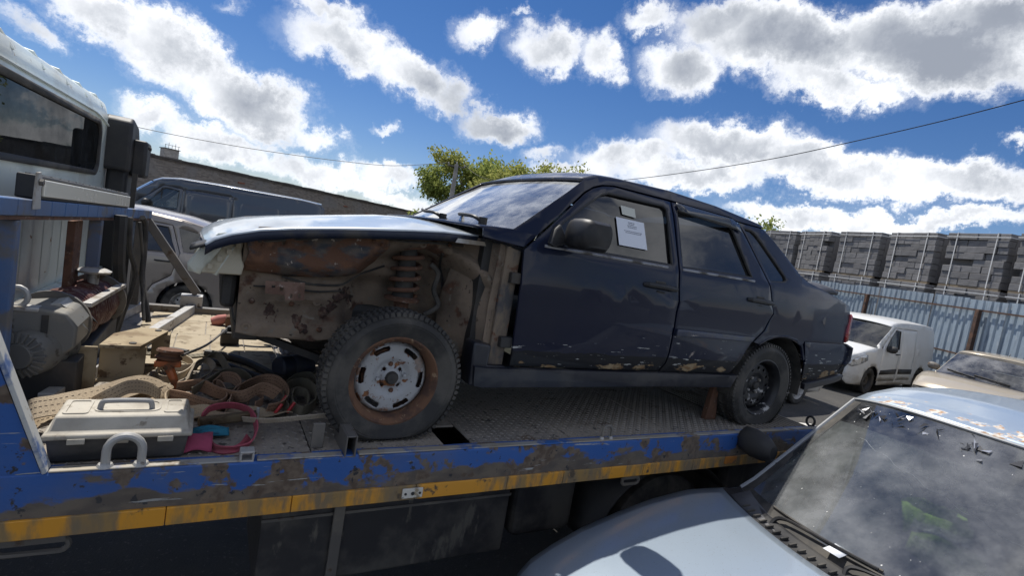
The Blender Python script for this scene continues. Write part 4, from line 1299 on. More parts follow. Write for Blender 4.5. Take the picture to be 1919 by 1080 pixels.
def car(name, label, loc, rz, hw, segs, paint, wheels, doors=(), windows=(), sill=.22, xr0=None, glassm=None, cat='car', group=None, rimmat=None, inner=True, gap=.006, arch=None, step=.11, wheel_w=.19, sillmat=None, trim=TRIMB):
    """segs: (part, [(x,z)...], crown, bow, material) along the middle of the car, front to rear; x=0 front bumper"""
    root = thing(name, label, cat, loc, rz, group)
    prof = []
    for sg in segs:
        for p in sg[1]:
            if not prof or math.hypot(p[0] - prof[-1][0], p[1] - prof[-1][1]) > .004:
                prof.append(p)
    xf, xr, R, tr = wheels
    ra = arch or R + .045
    bot = [(prof[0][0], prof[0][1])]
    out = []
    for xc in (xf, xr):
        a0 = math.asin(min(1, max(-1, (sill - R)/ra)))
        for q in range(15):
            a = pi - a0 - (pi - 2*a0)*q/14
            out.append((xc + ra*cos(a), R + ra*sin(a)))
    outline = [prof[0]] + out + list(reversed(prof[1:]))
    if prof[0][1] != sill:
        outline = [prof[0], (prof[0][0] + .05, sill)] + out + [(prof[-1][0] - .05, sill)] + list(reversed(prof[1:]))
    glassm = glassm or TINT
    for s in (-1, 1):
        mp = lambda u, v, s=s: (u, s*hw(u, v), v)
        holes = [d[0] for d in doors] + list(windows)
        body = panel('body_side', outline, mp, paint, root, step, holes, .012)
        for w_ in windows:
            panel('side_window', w_, lambda u, v, s=s: (u, s*(hw(u, v) + .009), v), glassm, body, step*1.5, (), 0)
        for d in doors:
            ol, win = d[0], d[1]
            cx = sum(p[0] for p in ol)/len(ol); cz = sum(p[1] for p in ol)/len(ol)
            sh = [(p[0] + (gap if p[0] < cx else -gap), p[1] + (gap if p[1] < cz else -gap)) for p in ol]
            dr_ = panel('door', sh, mp, paint, root, step, [win] if win else [], .012)
            if win:
                panel('window', win, lambda u, v, s=s: (u, s*(hw(u, v) - .006), v), glassm, dr_, step*1.5, (), 0)
                MB().tube([(u, s*(hw(u, v) + .001), v) for u, v in win], .011, 5, closed=True).build('window_seal', trim, dr_)
            if len(d) > 2:
                hx, hz = d[2]
                y = s*hw(hx, hz)
                MB().tube([(hx - .10, y, hz), (hx - .085, y + s*.028, hz), (hx + .085, y + s*.028, hz), (hx + .10, y, hz)], .013, 6).build('door_handle', trim, dr_)
        # dark sheet standing in for shade behind the shut lines, wheel housings
        for xc in (xf, xr):
            MB().grid(lambda u, v, xc=xc: (xc + (ra + .012)*cos(pi*u), s*(tr + .05 - .30*v), R + (ra + .012)*sin(pi*u)), 16, 1).build('wheel_housing', RUBBER, root)
        panel('gap_shade', [(p[0], p[1]) for p in outline if p[1] < (.96 if p[0] else 1)] if False else [(xf + ra + .03, sill + .02), (xr - ra - .03, sill + .02), (xr - ra - .03, min(.85, R + ra + .25)), (xf + ra + .03, min(.85, R + ra + .25))],
              lambda u, v, s=s: (u, s*(hw(u, v) - .05), v), RUBBER, root, .6, (), .006)
    for nm, pts, crown, bow, mt in segs:
        strip(nm, pts, mt or paint, root, crown, bow, hw, 0 if mt in GLASSES else .012, 20, 3.0)
    L_ = prof[-1][0]
    MB().box(prof[0][0] + .25, L_ - .15, -tr + .12, tr - .12, sill, sill + .06).build('underbody', RUBBER, root, smooth=False)
    rim = rimmat or PALEST
    first = None
    for x in (xf, xr):
        for s in (-1, 1):
            if first is None:
                rr = R*.62
                sl = [circ(rr*.66*cos(2*pi*k/10), rr*.66*sin(2*pi*k/10), rr*.075, 8) for k in range(10)]
                o = MB().lathe([(rr + .004, .09), (rr - .014, .06), (rr - .014, -.05), (rr + .008, -.075), (rr + .002, -.08), (rr - .02, -.05), (rr - .03, .0)], (0, 0, 0), (0, 1, 0), 28).build('wheel', rim, root)
                panel('wheel_disc', circ(0, 0, rr - .02, 28), lambda u, v: (u, -.03*sst(rr*.9, rr*.6, math.hypot(u, v)) + .02*sst(rr*.45, rr*.3, math.hypot(u, v)), v), rim, o, .05, sl, .006)
                MB().lathe([(0, -.035), (.03, -.033), (.036, .0)], (0, 0, 0), (0, 1, 0), 14).build('hub_cap', DARKM, o)
                tm_, _ = tyre_mesh(R, rr, wheel_w, .012, 48, False)
                tm_.build('tyre', RUBBER, o, angle=30)
                first = o
            else:
                o = copy_tree(first, root)
            o.location = (x, s*tr, R - .01)
            o.rotation_euler = (0, 0, 0 if s < 0 else pi)
    return root


def seats(root, xs, w, zf, col=SEATM, h=.62):
    for x in xs:
        for y in (-w*.5, w*.5):
            MB().box(x - .25, x + .25, y - .23, y + .23, zf, zf + .22).build('seat', col, root, bev=.05)
            MB().prism([(x + .18, zf + .2), (x + .30, zf + .2), (x + .42, zf + h), (x + .34, zf + h + .02)], lambda u, v, y=y: (u, y - .22, v), lambda u, v, y=y: (u, y + .22, v)).build('seat_back', col, root, bev=.03)


def mirror(root, x, s, y0, z, mat=BLACKP, sz=1.):
    rg = []
    for t, k in ((0, .5), (.25, .9), (.6, 1), (.88, .85), (1, .45)):
        rg.append([(x + .06*sz*k*cos(a), s*(y0 + .20*sz*t), z + .075*sz*k*sin(a) + .01*t) for a in [2*pi*q/16 for q in range(16)]])
    m = MB().add([p for r_ in rg for p in r_], [(i*16 + j, i*16 + (j + 1) % 16, (i + 1)*16 + (j + 1) % 16, (i + 1)*16 + j) for i in range(4) for j in range(16)] + [tuple(range(16)), tuple(range(64, 80))])
    o = m.build('side_mirror', mat, root, angle=60)
    MB().bar((x + .01, s*(y0 - .06), z - .055), (x, s*(y0 + .06), z - .045), .05, .03).build('mirror_arm', TRIMB, o, bev=.006)
    return o


CLEAR = glass('clear_glass', (.74, .80, .78), 1.2, ((.40, .39, .37), .16, 3.0), .01, .02)
DUSTG = glass('dusty_glass', (.42, .46, .46), 1.1, ((.42, .42, .42), .45, 2.0), .03, .03)
GLASSES = (CLEAR, DUSTG, TINT, WSG)


def paintm(name, col, dirt=(.26, .235, .2), metal=.3, da=.5, coat=.7, rough=.3):
    return pmat(name, col, rough, metal, coat=coat, coat_rough=.07, layers=[
        dict(s=1.3, lo=.45, hi=.75, c=dirt, a=da*.55, rough=.6),
        dict(s=3, lo=.55, hi=.8, c=dirt, a=da, ax=(2, .7, .25, .5), rough=.8), dict(s=70, d=2, lo=.66, hi=.7, c=tuple(x*.6 for x in dirt), a=.6)])


# --- pale blue car in the foreground -------------------------------------------------
def bhw(x, z):
    w = lerp([(-.05, .55), (.1, .60), (.42, .67), (.88, .745), (1.5, .80), (3.2, .80), (4.4, .70)], x)
    if z > .86: w -= .10*sst(.86, .95, z)*sst(1.05, 1.6, x)
    if z > .94: w -= (z - .94)*.15
    if z < .45: w -= .10*(.45 - z)
    return w


PBLUE = pmat('pale_blue_paint', (.42, .50, .585), .34, .4, coat=.9, coat_rough=.06, layers=[
    dict(s=1.4, lo=.42, hi=.75, c=(.40, .44, .48), a=.5, rough=.5), dict(s=140, d=2, lo=.66, hi=.70, c=(.20, .18, .16), a=.5), dict(s=.9, lo=.55, hi=.7, c=(.46, .46, .44), a=.35, rough=.65)])
PROOF = pmat('pale_blue_roof', (.42, .50, .585), .36, .4, coat=.75, coat_rough=.10, layers=[
    dict(s=1.4, lo=.42, hi=.75, c=(.42, .46, .50), a=.5, rough=.5),
    dict(s=13, lo=.60, hi=.66, c=(.36, .20, .10), c2=(.66, .62, .55), rough=.9, metal=0., coat=0., ax=(0, 2.36, 2.20, .16))])
BWS = glass('foreground_windscreen', (.66, .70, .70), 1.5, ((.46, .47, .48), .55, 1.3), .012, .07)
GLASSES += (BWS,)
phi = radians(-2.9)
bo = Vector((2.61, .986, 0)) - Vector((1.5*cos(phi), 1.5*sin(phi), 0))
bsegs = [
    ('front_bumper', [(.12, .24), (.04, .34), (.02, .46), (.03, .58)], 0, .22, BLACKP),
    ('grille_panel', [(.03, .58), (.05, .66), (.08, .72)], 0, .22, None),
    ('hood', [(.08, .72), (.14, .765), (.25, .80), (.42, .836), (.65, .87), (.88, .895), (1.15, .918), (1.38, .93)], lambda u: .03 + .045*sin(pi*u), lambda u: .22 + .03*u, None),
    ('cowl_panel', [(1.38, .928), (1.44, .922), (1.50, .935)], .026, .25, BLACKP),
    ('windscreen', [(1.50, .94), (1.86, 1.22), (2.21, 1.486)], lambda u: .02 + .03*u, lambda u: .24 - .126*u, BWS),
    ('roof', [(2.215, 1.488), (2.32, 1.525), (2.6, 1.567), (3.1, 1.58), (3.6, 1.55), (3.9, 1.49)], lambda u: .053, lambda u: .114*(1 - u) - .06*u, PROOF),
    ('rear_window', [(3.9, 1.49), (4.1, 1.30), (4.28, 1.06)], .03, -.08, DUSTG),
    ('tailgate', [(4.28, 1.05), (4.36, .85), (4.38, .6)], 0, -.10, None),
    ('rear_bumper', [(4.38, .58), (4.42, .5), (4.40, .35), (4.3, .24)], 0, -.10, None)]
bcar = car('parked_hatchback', 'pale metallic blue car with torn tint film on its windscreen in the foreground', (bo.x, bo.y, 0), phi, bhw, bsegs, PBLUE,
           (.72, 3.45, .30, .70),
           [([(1.38, .30), (2.42, .30), (2.46, .60), (2.46, 1.44), (2.30, 1.46), (1.62, .95), (1.42, .86)], [(1.74, .97), (2.40, .97), (2.40, 1.40), (2.32, 1.41)], (2.3, .85)),
            ([(2.48, .30), (3.05, .30), (3.30, .66), (3.42, .92), (3.42, 1.42), (2.48, 1.46)], [(2.54, .97), (3.36, .97), (3.36, 1.36), (2.54, 1.41)], (3.25, .86))],
           [[(3.50, .98), (3.95, .99), (3.80, 1.30), (3.50, 1.37)]], glassm=DUSTG)
mirror(bcar, 1.70, 1, .700, 1.135, BLACKP, 1.12)
mirror(bcar, 1.74, -1, .745, 1.10, BLACKP, .95)


def wsp(t, k, off=0.):
    """point of the windscreen: t across -1..1, k up 0..1"""
    x = 1.50 + .71*k; z = .94 + .546*k
    w = bhw(x, z)
    b = 1 - abs(t)**3
    n_ = Vector((-.61, 0, .79))
    return Vector((x - (.24 - .126*k)*(1 - t*t), w*t, z + (.02 + .03*k)*b)) + n_*off


SEALG = pmat('screen_seal', (.30, .31, .32), .5)
for s in (-1, 1):
    MB().tube([wsp(s*.995, k/10, .004) for k in range(11)], .010, 6).build('pillar_trim', SEALG if s > 0 else TRIMB, bcar)
    MB().grid(lambda u, v, s=s: wsp(s*(.90 + .085*v), .02 + .96*u, .0015), 12, 3).build('glass_border', RUBBER, bcar)
MB().tube([wsp(-1 + 2*k/24, 1.0, .004) for k in range(25)], .008, 6).build('header_trim', SEALG, bcar)
MB().grid(lambda u, v: wsp(-.985 + 1.97*u, .0 + .05*v, .0015), 24, 2).build('glass_border', RUBBER, bcar)
# old tint film, torn along its edges
film = glass('tint_film', (.06, .06, .07), .6, ((.11, .11, .12), .6, 5.0), .05, .04)
m = MB()
nf = 90
edge = []
for i in range(nf + 1):
    t = .93 - 1.86*i/nf
    edge.append((t, .775 + .012*sin(i*.9)))
top = []
kk = .965
for i in range(nf + 1):
    t = .93 - 1.86*i/nf
    kk += random.uniform(-.012, .012)
    bite = 0
    for c_, w_, d_ in ((.80, .035, .05), (.62, .05, .06), (.43, .03, .03), (.28, .06, .07), (.10, .035, .05), (-.08, .05, .07), (-.3, .06, .06), (-.55, .04, .06), (-.75, .05, .05)):
        bite = max(bite, d_*max(0, 1 - abs(t - c_)/w_))
    top.append((t, min(.985, max(.94, kk)) - bite))
m.add([wsp(t, k, -.004) for t, k in edge] + [wsp(t, k, -.004) for t, k in top], [(i, i + 1, nf + 1 + i + 1, nf + 1 + i) for i in range(nf)])
m.build('tint_film', film, bcar, smooth=True)
FLAKE = pmat('film_flake', (.62, .62, .63), .25, .7)
FLAKD = pmat('film_flake_dark', (.02, .02, .022), .3, coat=.4)
for i in range(46):      # curled shreds of film
    t = random.choice((.82, .74, .62, .5, .42, .28, .12, .0, -.1, -.3, -.5)) + random.uniform(-.05, .05)
    k = .93 + random.uniform(-.06, .04)
    pts = [wsp(t + random.uniform(-.042, .042), min(.985, k + random.uniform(-.05, .04)), .002 + random.random()*.012) for _ in range(3)]
    MB().add(pts, [(0, 1, 2)]).build('film_shred', FLAKE if i % 2 else FLAKD, bcar, smooth=False)
def haze_mat():
    m = bpy.data.materials.new('inner_haze')
    m.use_nodes = True
    nt = m.node_tree
    nt.nodes.clear()
    L = nt.links.new
    tc = N(nt, 'ShaderNodeTexCoord')
    n = N(nt, 'ShaderNodeTexNoise', i_Scale=3.4, i_Detail=6.0, i_Roughness=.6, i_Distortion=.8)
    L(tc.outputs['Object'], n.inputs['Vector'])
    f = math_(nt, 'MULTIPLY_ADD', sstep(nt, n.outputs['Fac'], .3, .7), .50, .28)
    df = N(nt, 'ShaderNodeBsdfDiffuse'); df.inputs[0].default_value = (.50, .51, .51, 1)
    tl = N(nt, 'ShaderNodeBsdfTranslucent'); tl.inputs[0].default_value = (.44, .45, .45, 1)
    tr = N(nt, 'ShaderNodeBsdfTransparent')
    a = N(nt, 'ShaderNodeMixShader'); a.inputs[0].default_value = .5
    L(df.outputs[0], a.inputs[1]); L(tl.outputs[0], a.inputs[2])
    b = N(nt, 'ShaderNodeMixShader')
    L(f, b.inputs[0]); L(tr.outputs[0], b.inputs[1]); L(a.outputs[0], b.inputs[2])
    o = N(nt, 'ShaderNodeOutputMaterial'); L(b.outputs[0], o.inputs[0])
    return m
MB().grid(lambda u, v: wsp(-.90 + 1.80*u, .05 + .73*v, -.003), 24, 10).build('inner_haze', haze_mat(), bcar)  # pale mottled film behind the lower glass, added to lighten it
# specks stuck to the glass
SPK = pmat('speck', (.62, .62, .60), .8)
for i in range(70):
    t, k, r_ = random.uniform(-.85, .92), random.uniform(.06, .97), random.uniform(.0015, .004)
    c = wsp(t, k, .0012)
    e1 = (wsp(t + .01, k, .0012) - c).normalized()*r_; e2 = (wsp(t, k + .01, .0012) - c).normalized()*r_*random.uniform(.6, 1.6)
    MB().add([c - e1, c - e2, c + e1, c + e2], [(0, 1, 2, 3)]).build('speck', SPK, bcar, smooth=False)
# crack across the glass
MB().tube([wsp(.60 - i*.06, .70 - .012*i + .01*sin(i*1.7), .001) for i in range(26)], .0012, 4).build('glass_crack', pmat('crack', (.5, .52, .53), .3), bcar)
# wipers, louvres of the cowl
for t0, t1 in ((.50, -.12), (-.02, -.75)):
    pts = [wsp(t0, -.035, .015), wsp(t0 - .03, .02, .030), wsp((t0 + t1)/2, .055, .024), wsp(t1, .075, .012)]
    w = MB().tube(resamp(pts, 6), [.010]*7 + [.007]*12, 6).build('wiper', TRIMB, bcar)
    MB().tube([wsp(t0 + .12 - (t0 + .12 - t1 + .02)*i/14, .050 + .03*i/14, .008) for i in range(15)], .0065, 5).build('wiper_blade', RUBBER, w)
for i in range(22):
    t = .72 - i*.065
    def cw(dx, t=t, dz=0.): return Vector((1.40 + dx - .25*(1 - t*t), bhw(1.45, .93)*t, .925 + .026*(1 - abs(t)**3) + .012 + dz))
    MB().bar(cw(.0), cw(.05), .008, .012).build('cowl_louvre', RUBBER, bcar, smooth=False)
# dashboard with things left on it
DASH = pmat('dash_grey', (.10, .10, .105), .7, layers=[dict(s=3, lo=.45, hi=.7, c=(.2, .19, .18), a=.6)])
MB().grid(lambda u, v: (1.34 + .90*u - .18*(1 - (2*v - 1)**2)*(1 - u), -.64 + 1.28*v, .935 + .025*sin(pi*u) - .12*max(0, u - .85)/.15), 10, 16).build('dashboard', DASH, bcar, solid=.03)
MB().grid(lambda u, v: (2.235, -.64 + 1.28*v, .85 - .35*u), 2, 6).build('dash_front', DASH, bcar, solid=.02)
MB().prism([(1.72, .955), (1.98, .955), (1.96, 1.02), (1.80, 1.04)], lambda u, v: (u, -.52, v), lambda u, v: (u, -.16, v)).build('instrument_hood', DASH, bcar, bev=.03)
MB().tube([(2.05 + .05*sin(a), -.34 + .185*cos(a), .93 + .18*sin(a)) for a in [2*pi*q/24 for q in range(24)]], .014, 8, closed=True).build('steering_wheel', RUBBER, bcar)
seats(bcar, (2.35, 3.2), .72, .35, h=.72)
for y in (-.36, .36):
    MB().box(2.78, 2.87, y - .12, y + .12, 1.10, 1.28).build('headrest', SEATM, bcar, bev=.035)
MB().box(.6, 4.2, -.68, .68, .30, .34).build('floor_pan', RUBBER, bcar, smooth=False)
MB().box(1.30, 1.33, -.70, .70, .30, .93).build('bulkhead', RUBBER, bcar, smooth=False)
for s in (-1, 1):        # hood shut line against the fender
    MB().tube([(x, s*(bhw(x, z) - .055), z + (.03 + .045*sin(pi*(x - .08)/1.3))*(1 - abs((bhw(x, z) - .055)/bhw(x, z))**3) + .0005) for x, z in [(.12, .75), (.25, .80), (.42, .836), (.65, .87), (.88, .895), (1.15, .918), (1.36, .93)]], .0028, 4).build('shut_line', RUBBER, bcar)
    panel('headlight', [(.08, .55), (.30, .60), (.42, .74), (.16, .70)], lambda u, v, s=s: (u, s*(bhw(u, v) + .004), v), LENSM, bcar, .08, (), .01)


def bworld(x, y, z): return Vector((bo.x + x*cos(phi) - y*sin(phi), bo.y + x*sin(phi) + y*cos(phi), z))


# high-visibility vest crumpled on the dashboard, paper slip, red tag
VEST = pmat('hi_vis', (.55, .85, .14), .7, layers=[dict(s=9, lo=.5, hi=.65, c=(.42, .70, .10))], emit=None)
def vz(q): return .006*sin(31*q.x + 9*q.y) + .005*sin(47*q.y - 12*q.x)
def vest_piece(nm, poly, z, mt, th=.09):
    def mp(u, v_):
        q = at(u, v_, 'Z', z)
        return (q.x, q.y, z + vz(q))
    return panel(nm, poly, mp, mt, None, 9, (), th)
v = vest_piece('safety_vest', [(1690, 958), (1722, 954), (1752, 966), (1776, 982), (1784, 968), (1800, 972), (1812, 1000), (1824, 1026), (1790, 1014), (1752, 1000), (1716, 986), (1696, 976)], 1.06, VEST, .12)
tag(v, 'crumpled lime green safety vest on the dashboard behind the cracked windscreen', 'vest')
for nm, poly, mt in (('vest_flap', [(1702, 1012), (1730, 1020), (1770, 1034), (1810, 1052), (1844, 1076), (1800, 1066), (1760, 1048), (1722, 1028)], VEST),
                     ('reflective_band', [(1700, 982), (1752, 1004), (1800, 1022), (1824, 1032), (1822, 1042), (1770, 1026), (1712, 1002)], pmat('silver_band', (.45, .47, .46), .4, .3))):
    o = vest_piece(nm, poly, 1.06 if nm == 'vest_flap' else 1.04, mt, .09)
    o.parent = v
m = MB().grid(lambda u, w: bworld(1.25 + .10*u, .10 - .07*w, .998 + .012*u), 2, 2)
tag(m.build('paper_slip', PAPER, None, solid=.001), 'small white paper slip lying at the foot of the foreground windscreen', 'paper')

# --- white panel van ------------------------------------------------------------------
def vhw(x, z):
    w = lerp([(-.1, .62), (.1, .72), (.3, .82), (.9, .89), (3.9, .89), (4.38, .86)], x)
    if z > .95: w -= .085*((z - .95)/.8)**1.3
    if z > 1.1 and x < 1.6: w -= .06*sst(1.6, .9, x)
    if z < .4: w -= .08*(.4 - z)
    return w
WHITE = paintm('white_paint', (.72, .72, .70), (.42, .38, .31), 0., .6, .4)
van = car('panel_van', 'white compact panel van with black lower bumper parked before the metal fence', (12.42, 6.86, 0), radians(3.4), vhw, [
    ('front_bumper', [(.14, .22), (.03, .30), (.0, .45), (.02, .60)], 0, .16, BLACKP),
    ('nose', [(.02, .60), (.04, .72), (.10, .80)], 0, .16, None),
    ('hood', [(.10, .80), (.25, .90), (.5, .985), (.75, 1.045), (.95, 1.085)], lambda u: .05, lambda u: .16 + .1*u, None),
    ('windscreen', [(.95, 1.09), (1.3, 1.38), (1.62, 1.62)], .02, lambda u: .26 - .1*u, CLEAR),
    ('roof', [(1.62, 1.62), (1.75, 1.675), (2.0, 1.72), (2.6, 1.745), (3.6, 1.745), (4.15, 1.72)], .055, lambda u: .16*(1 - u), None),
    ('rear_door', [(4.15, 1.72), (4.30, 1.60), (4.38, .95), (4.38, .5)], 0, -.04, None),
    ('rear_bumper', [(4.38, .5), (4.40, .40), (4.3, .22)], 0, -.05, BLACKP)], WHITE, (.90, 3.63, .315, .76),
    [([(1.22, .32), (2.18, .32), (2.20, .9), (2.20, 1.60), (1.82, 1.61), (1.55, 1.42), (1.22, 1.10)], [(1.38, 1.09), (2.12, 1.10), (2.12, 1.54), (1.84, 1.55), (1.62, 1.38)], (2.05, .98)),
     ([(2.24, .34), (3.1, .34), (3.1, 1.60), (2.24, 1.60)], None)], (), glassm=CLEAR, rimmat=DARKM)
panel('side_moulding', [(1.26, .48), (2.14, .50), (2.14, .62), (1.30, .58)], lambda u, v: (u, -(vhw(u, v) + .012), v), BLACKP, van, .2, (), .02)
panel('side_moulding', [(2.28, .50), (3.06, .50), (3.06, .62), (2.28, .62)], lambda u, v: (u, -(vhw(u, v) + .012), v), BLACKP, van, .2, (), .02)
for s in (-1, 1):
    panel('headlight', [(.06, .66), (.16, .63), (.62, .80), (.58, .93), (.30, .86), (.10, .76)], lambda u, v, s=s: (u, s*(vhw(u, v) + .004), v), pmat('headlamp', (.55, .57, .58), .12, .3, coat=.8, layers=[dict(s=14, lo=.5, hi=.6, c=(.2, .2, .2))]), van, .1, (), .02)
    mirror(van, 1.45, s, .86, 1.10, BLACKP, 1.15)
    MB().cyl((.42, s*.60, .42), (.36, s*.61, .42), .06, 14).build('fog_light', LENSM, van)
seats(van, (1.9,), .8, .5, h=.8)
MB().box(1.05, 1.55, -.74, .74, .85, 1.06).build('dashboard', DASH, van, bev=.05)
MB().box(2.4, 2.43, -.8, .8, .3, 1.7).build('bulkhead', DARKM, van, smooth=False)
MB().tube([(1.9, -.2, 1.8), (1.95, -.2, 1.99)], .005, 5).build('aerial', RUBBER, van)
panel('filler_flap', [(3.2, .98), (3.36, .98), (3.36, 1.14), (3.2, 1.14)], lambda u, v: (u, -(vhw(u, v) + .008), v), WHITE, van, .1, (), .006, bev=.004)

# --- beige saloon at the right edge ----------------------------------------------------
BEIG = paintm('beige_paint', (.52, .45, .34), (.36, .31, .24), .25, .5)
def shw2(x, z):
    w = lerp([(-.1, .60), (.1, .66), (.5, .74), (1.2, .83), (3.3, .83), (4.4, .74)], x)
    if z > .88: w -= .12*sst(.88, .97, z)*sst(.9, 1.5, x)
    if z > .95: w -= (z - .95)*.22
    if z < .4: w -= .08*(.4 - z)
    return w
fb5 = radians(5)
bb = Vector((12.83, 4.65, 0)) - Vector((1.4*cos(fb5) - .71*sin(fb5), 1.4*sin(fb5) + .71*cos(fb5), 0))
def saloon_segs(ws, rw_, zroof=1.40, H=1.44):
    return [
        ('front_bumper', [(.12, .22), (.02, .32), (.0, .45), (.03, .58)], 0, .2, None),
        ('grille_panel', [(.03, .58), (.05, .66), (.09, .71)], 0, .2, BLACKP),
        ('hood', [(.09, .72), (.2, .78), (.5, .86), (.9, .92), (1.3, .945)], lambda u: .03 + .04*sin(pi*u), lambda u: .2 + .05*u, None),
        ('cowl_panel', [(1.3, .944), (1.4, .95)], .03, .25, BLACKP),
        ('windscreen', [(1.40, .955), (1.78, 1.19), (2.15, zroof)], lambda u: .02 + .02*u, lambda u: .25 - .12*u, ws),
        ('roof', [(2.15, zroof), (2.3, zroof + .03), (2.7, H), (3.2, H - .01), (3.55, zroof)], .04, lambda u: .13*(1 - u) - .05*u, None),
        ('rear_window', [(3.55, zroof), (3.8, 1.22), (4.05, 1.02)], .02, -.08, rw_),
        ('boot_lid', [(4.05, 1.01), (4.35, .97), (4.42, .85), (4.42, .58)], .01, -.1, None),
        ('rear_bumper', [(4.42, .58), (4.46, .5), (4.44, .35), (4.3, .22)], 0, -.1, None)]
sdoors = [([(1.40, .28), (2.42, .28), (2.46, .55), (2.46, 1.37), (2.28, 1.385), (1.62, .98), (1.42, .88)], [(1.74, .99), (2.40, .99), (2.40, 1.33), (2.28, 1.34)], (2.30, .85)),
          ([(2.48, .28), (3.05, .28), (3.28, .62), (3.40, .92), (3.34, 1.33), (2.48, 1.37)], [(2.54, .99), (3.30, .99), (3.26, 1.27), (2.54, 1.33)], (3.22, .86))]
beige = car('parked_saloon', 'dusty beige saloon with long wiper at the right edge beside the white van', (bb.x, bb.y, 0), fb5, shw2, saloon_segs(DUSTG, DUSTG), BEIG, (.80, 3.45, .305, .72), sdoors, [[(3.42, 1.0), (3.80, 1.01), (3.58, 1.25), (3.44, 1.27)]], glassm=DUSTG)
for s in (-1, 1):
    mirror(beige, 1.72, s, .76, 1.03, BEIG if s < 0 else GREYST)
    panel('headlight', [(.10, .58), (.42, .62), (.50, .74), (.16, .70)], lambda u, v, s=s: (u, s*(shw2(u, v) + .004), v), LENSM, beige, .08, (), .01)
def wsb(t, k, off): 
    x = 1.40 + .75*k; z = .955 + .445*k
    return Vector((x - (.25 - .12*k)*(1 - t*t), shw2(x, z)*t, z + (.02 + .02*k)*(1 - abs(t)**3))) + Vector((-.5, 0, .86))*off
for t0, t1 in ((.80, .1), (.15, -.6)):
    MB().tube([wsb(t0 + (t1 - t0)*i/10, .16 - .09*i/10, .02) for i in range(11)], .013, 6).build('wiper', RUBBER, beige)
MB().grid(lambda u, v: wsb(-.97 + 1.94*u, .90 + .09*v, .002), 16, 2).build('sun_strip', RUBBER, beige)
MB().box(1.25, 1.8, -.66, .66, .80, .93).build('dashboard', DASH, beige, bev=.05)
seats(beige, (2.2, 3.05), .74, .32)
MB().box(.6, 4.3, -.66, .66, .27, .31).build('floor_pan', RUBBER, beige, smooth=False)
MB().tube([(2.9, .0, 1.475), (2.98, .0, 1.52)], .008, 5).build('aerial', RUBBER, beige)

# --- pale grey hatchback behind the deck tail ------------------------------------------
GREYP = paintm('pale_grey_paint', (.50, .50, .49), (.34, .31, .27), .3, .5)
gh = car('parked_saloon', 'pale grey car half hidden behind the wrecked sedan near the white van', (6.17, 6.15, 0), radians(2), shw2, saloon_segs(CLEAR, CLEAR), GREYP, (.80, 3.45, .29, .72), sdoors, [[(3.42, 1.0), (3.80, 1.01), (3.58, 1.25), (3.44, 1.27)]], glassm=CLEAR)
seats(gh, (2.2, 3.05), .74, .32)
for s in (-1, 1):
    mirror(gh, 1.72, s, .76, 1.03, GREYP)
    panel('tail_light', [(4.2, .66), (4.41, .68), (4.41, .84), (4.2, .86)], lambda u, v, s=s: (u, s*(shw2(u, v) + .004), v), pmat('red_lens', (.3, .01, .01), .2), gh, .1, (), .01)

# --- taupe people carrier behind the headboard ------------------------------------------
TAUPE = paintm('taupe_paint', (.29, .255, .225), (.36, .32, .27), .35, .45)
def thw(x, z):
    w = lerp([(-.1, .62), (.1, .70), (.6, .82), (1.2, .90), (3.4, .90), (4.4, .80)], x)
    if z > .98: w -= .26*(z - .98)
    if z < .4: w -= .08*(.4 - z)
    return w
tp = car('people_carrier', 'taupe people carrier with curved roof parked behind the truck headboard', (-3.75, 10.25, 0), radians(-4), thw, [
    ('front_bumper', [(.12, .22), (.02, .34), (.0, .5), (.05, .62)], 0, .2, None),
    ('hood', [(.05, .64), (.2, .80), (.5, .92), (.85, 1.0)], lambda u: .05, .2, None),
    ('windscreen', [(.85, 1.0), (1.3, 1.33), (1.75, 1.56)], .03, .2, CLEAR),
    ('roof', [(1.75, 1.56), (2.2, 1.63), (2.8, 1.64), (3.4, 1.58), (3.75, 1.50)], .05, lambda u: .12*(1 - u) - .06*u, None),
    ('rear_window', [(3.75, 1.50), (3.98, 1.34), (4.16, 1.12)], .02, -.1, CLEAR),
    ('tailgate', [(4.16, 1.12), (4.30, .95), (4.34, .6)], 0, -.12, None),
    ('rear_bumper', [(4.34, .58), (4.38, .48), (4.3, .24)], 0, -.12, None)], TAUPE, (.85, 3.55, .32, .77),
    [([(1.30, .28), (2.30, .28), (2.36, .6), (2.36, 1.55), (1.95, 1.55), (1.35, 1.08)], [(1.55, 1.06), (2.28, 1.08), (2.28, 1.50), (2.0, 1.50)], (2.2, .95)),
     ([(2.40, .28), (2.98, .28), (3.12, .60), (3.34, .76), (3.42, 1.10), (3.28, 1.50), (2.40, 1.55)], [(2.46, 1.08), (3.36, 1.11), (3.22, 1.46), (2.46, 1.50)], (3.22, .97))],
    [[(3.46, 1.13), (4.00, 1.17), (3.72, 1.40), (3.36, 1.47)]], glassm=TINT)
seats(tp, (2.0, 3.0), .8, .4, h=.8)
for s in (-1, 1): mirror(tp, 1.6, s, .84, 1.10, TAUPE)

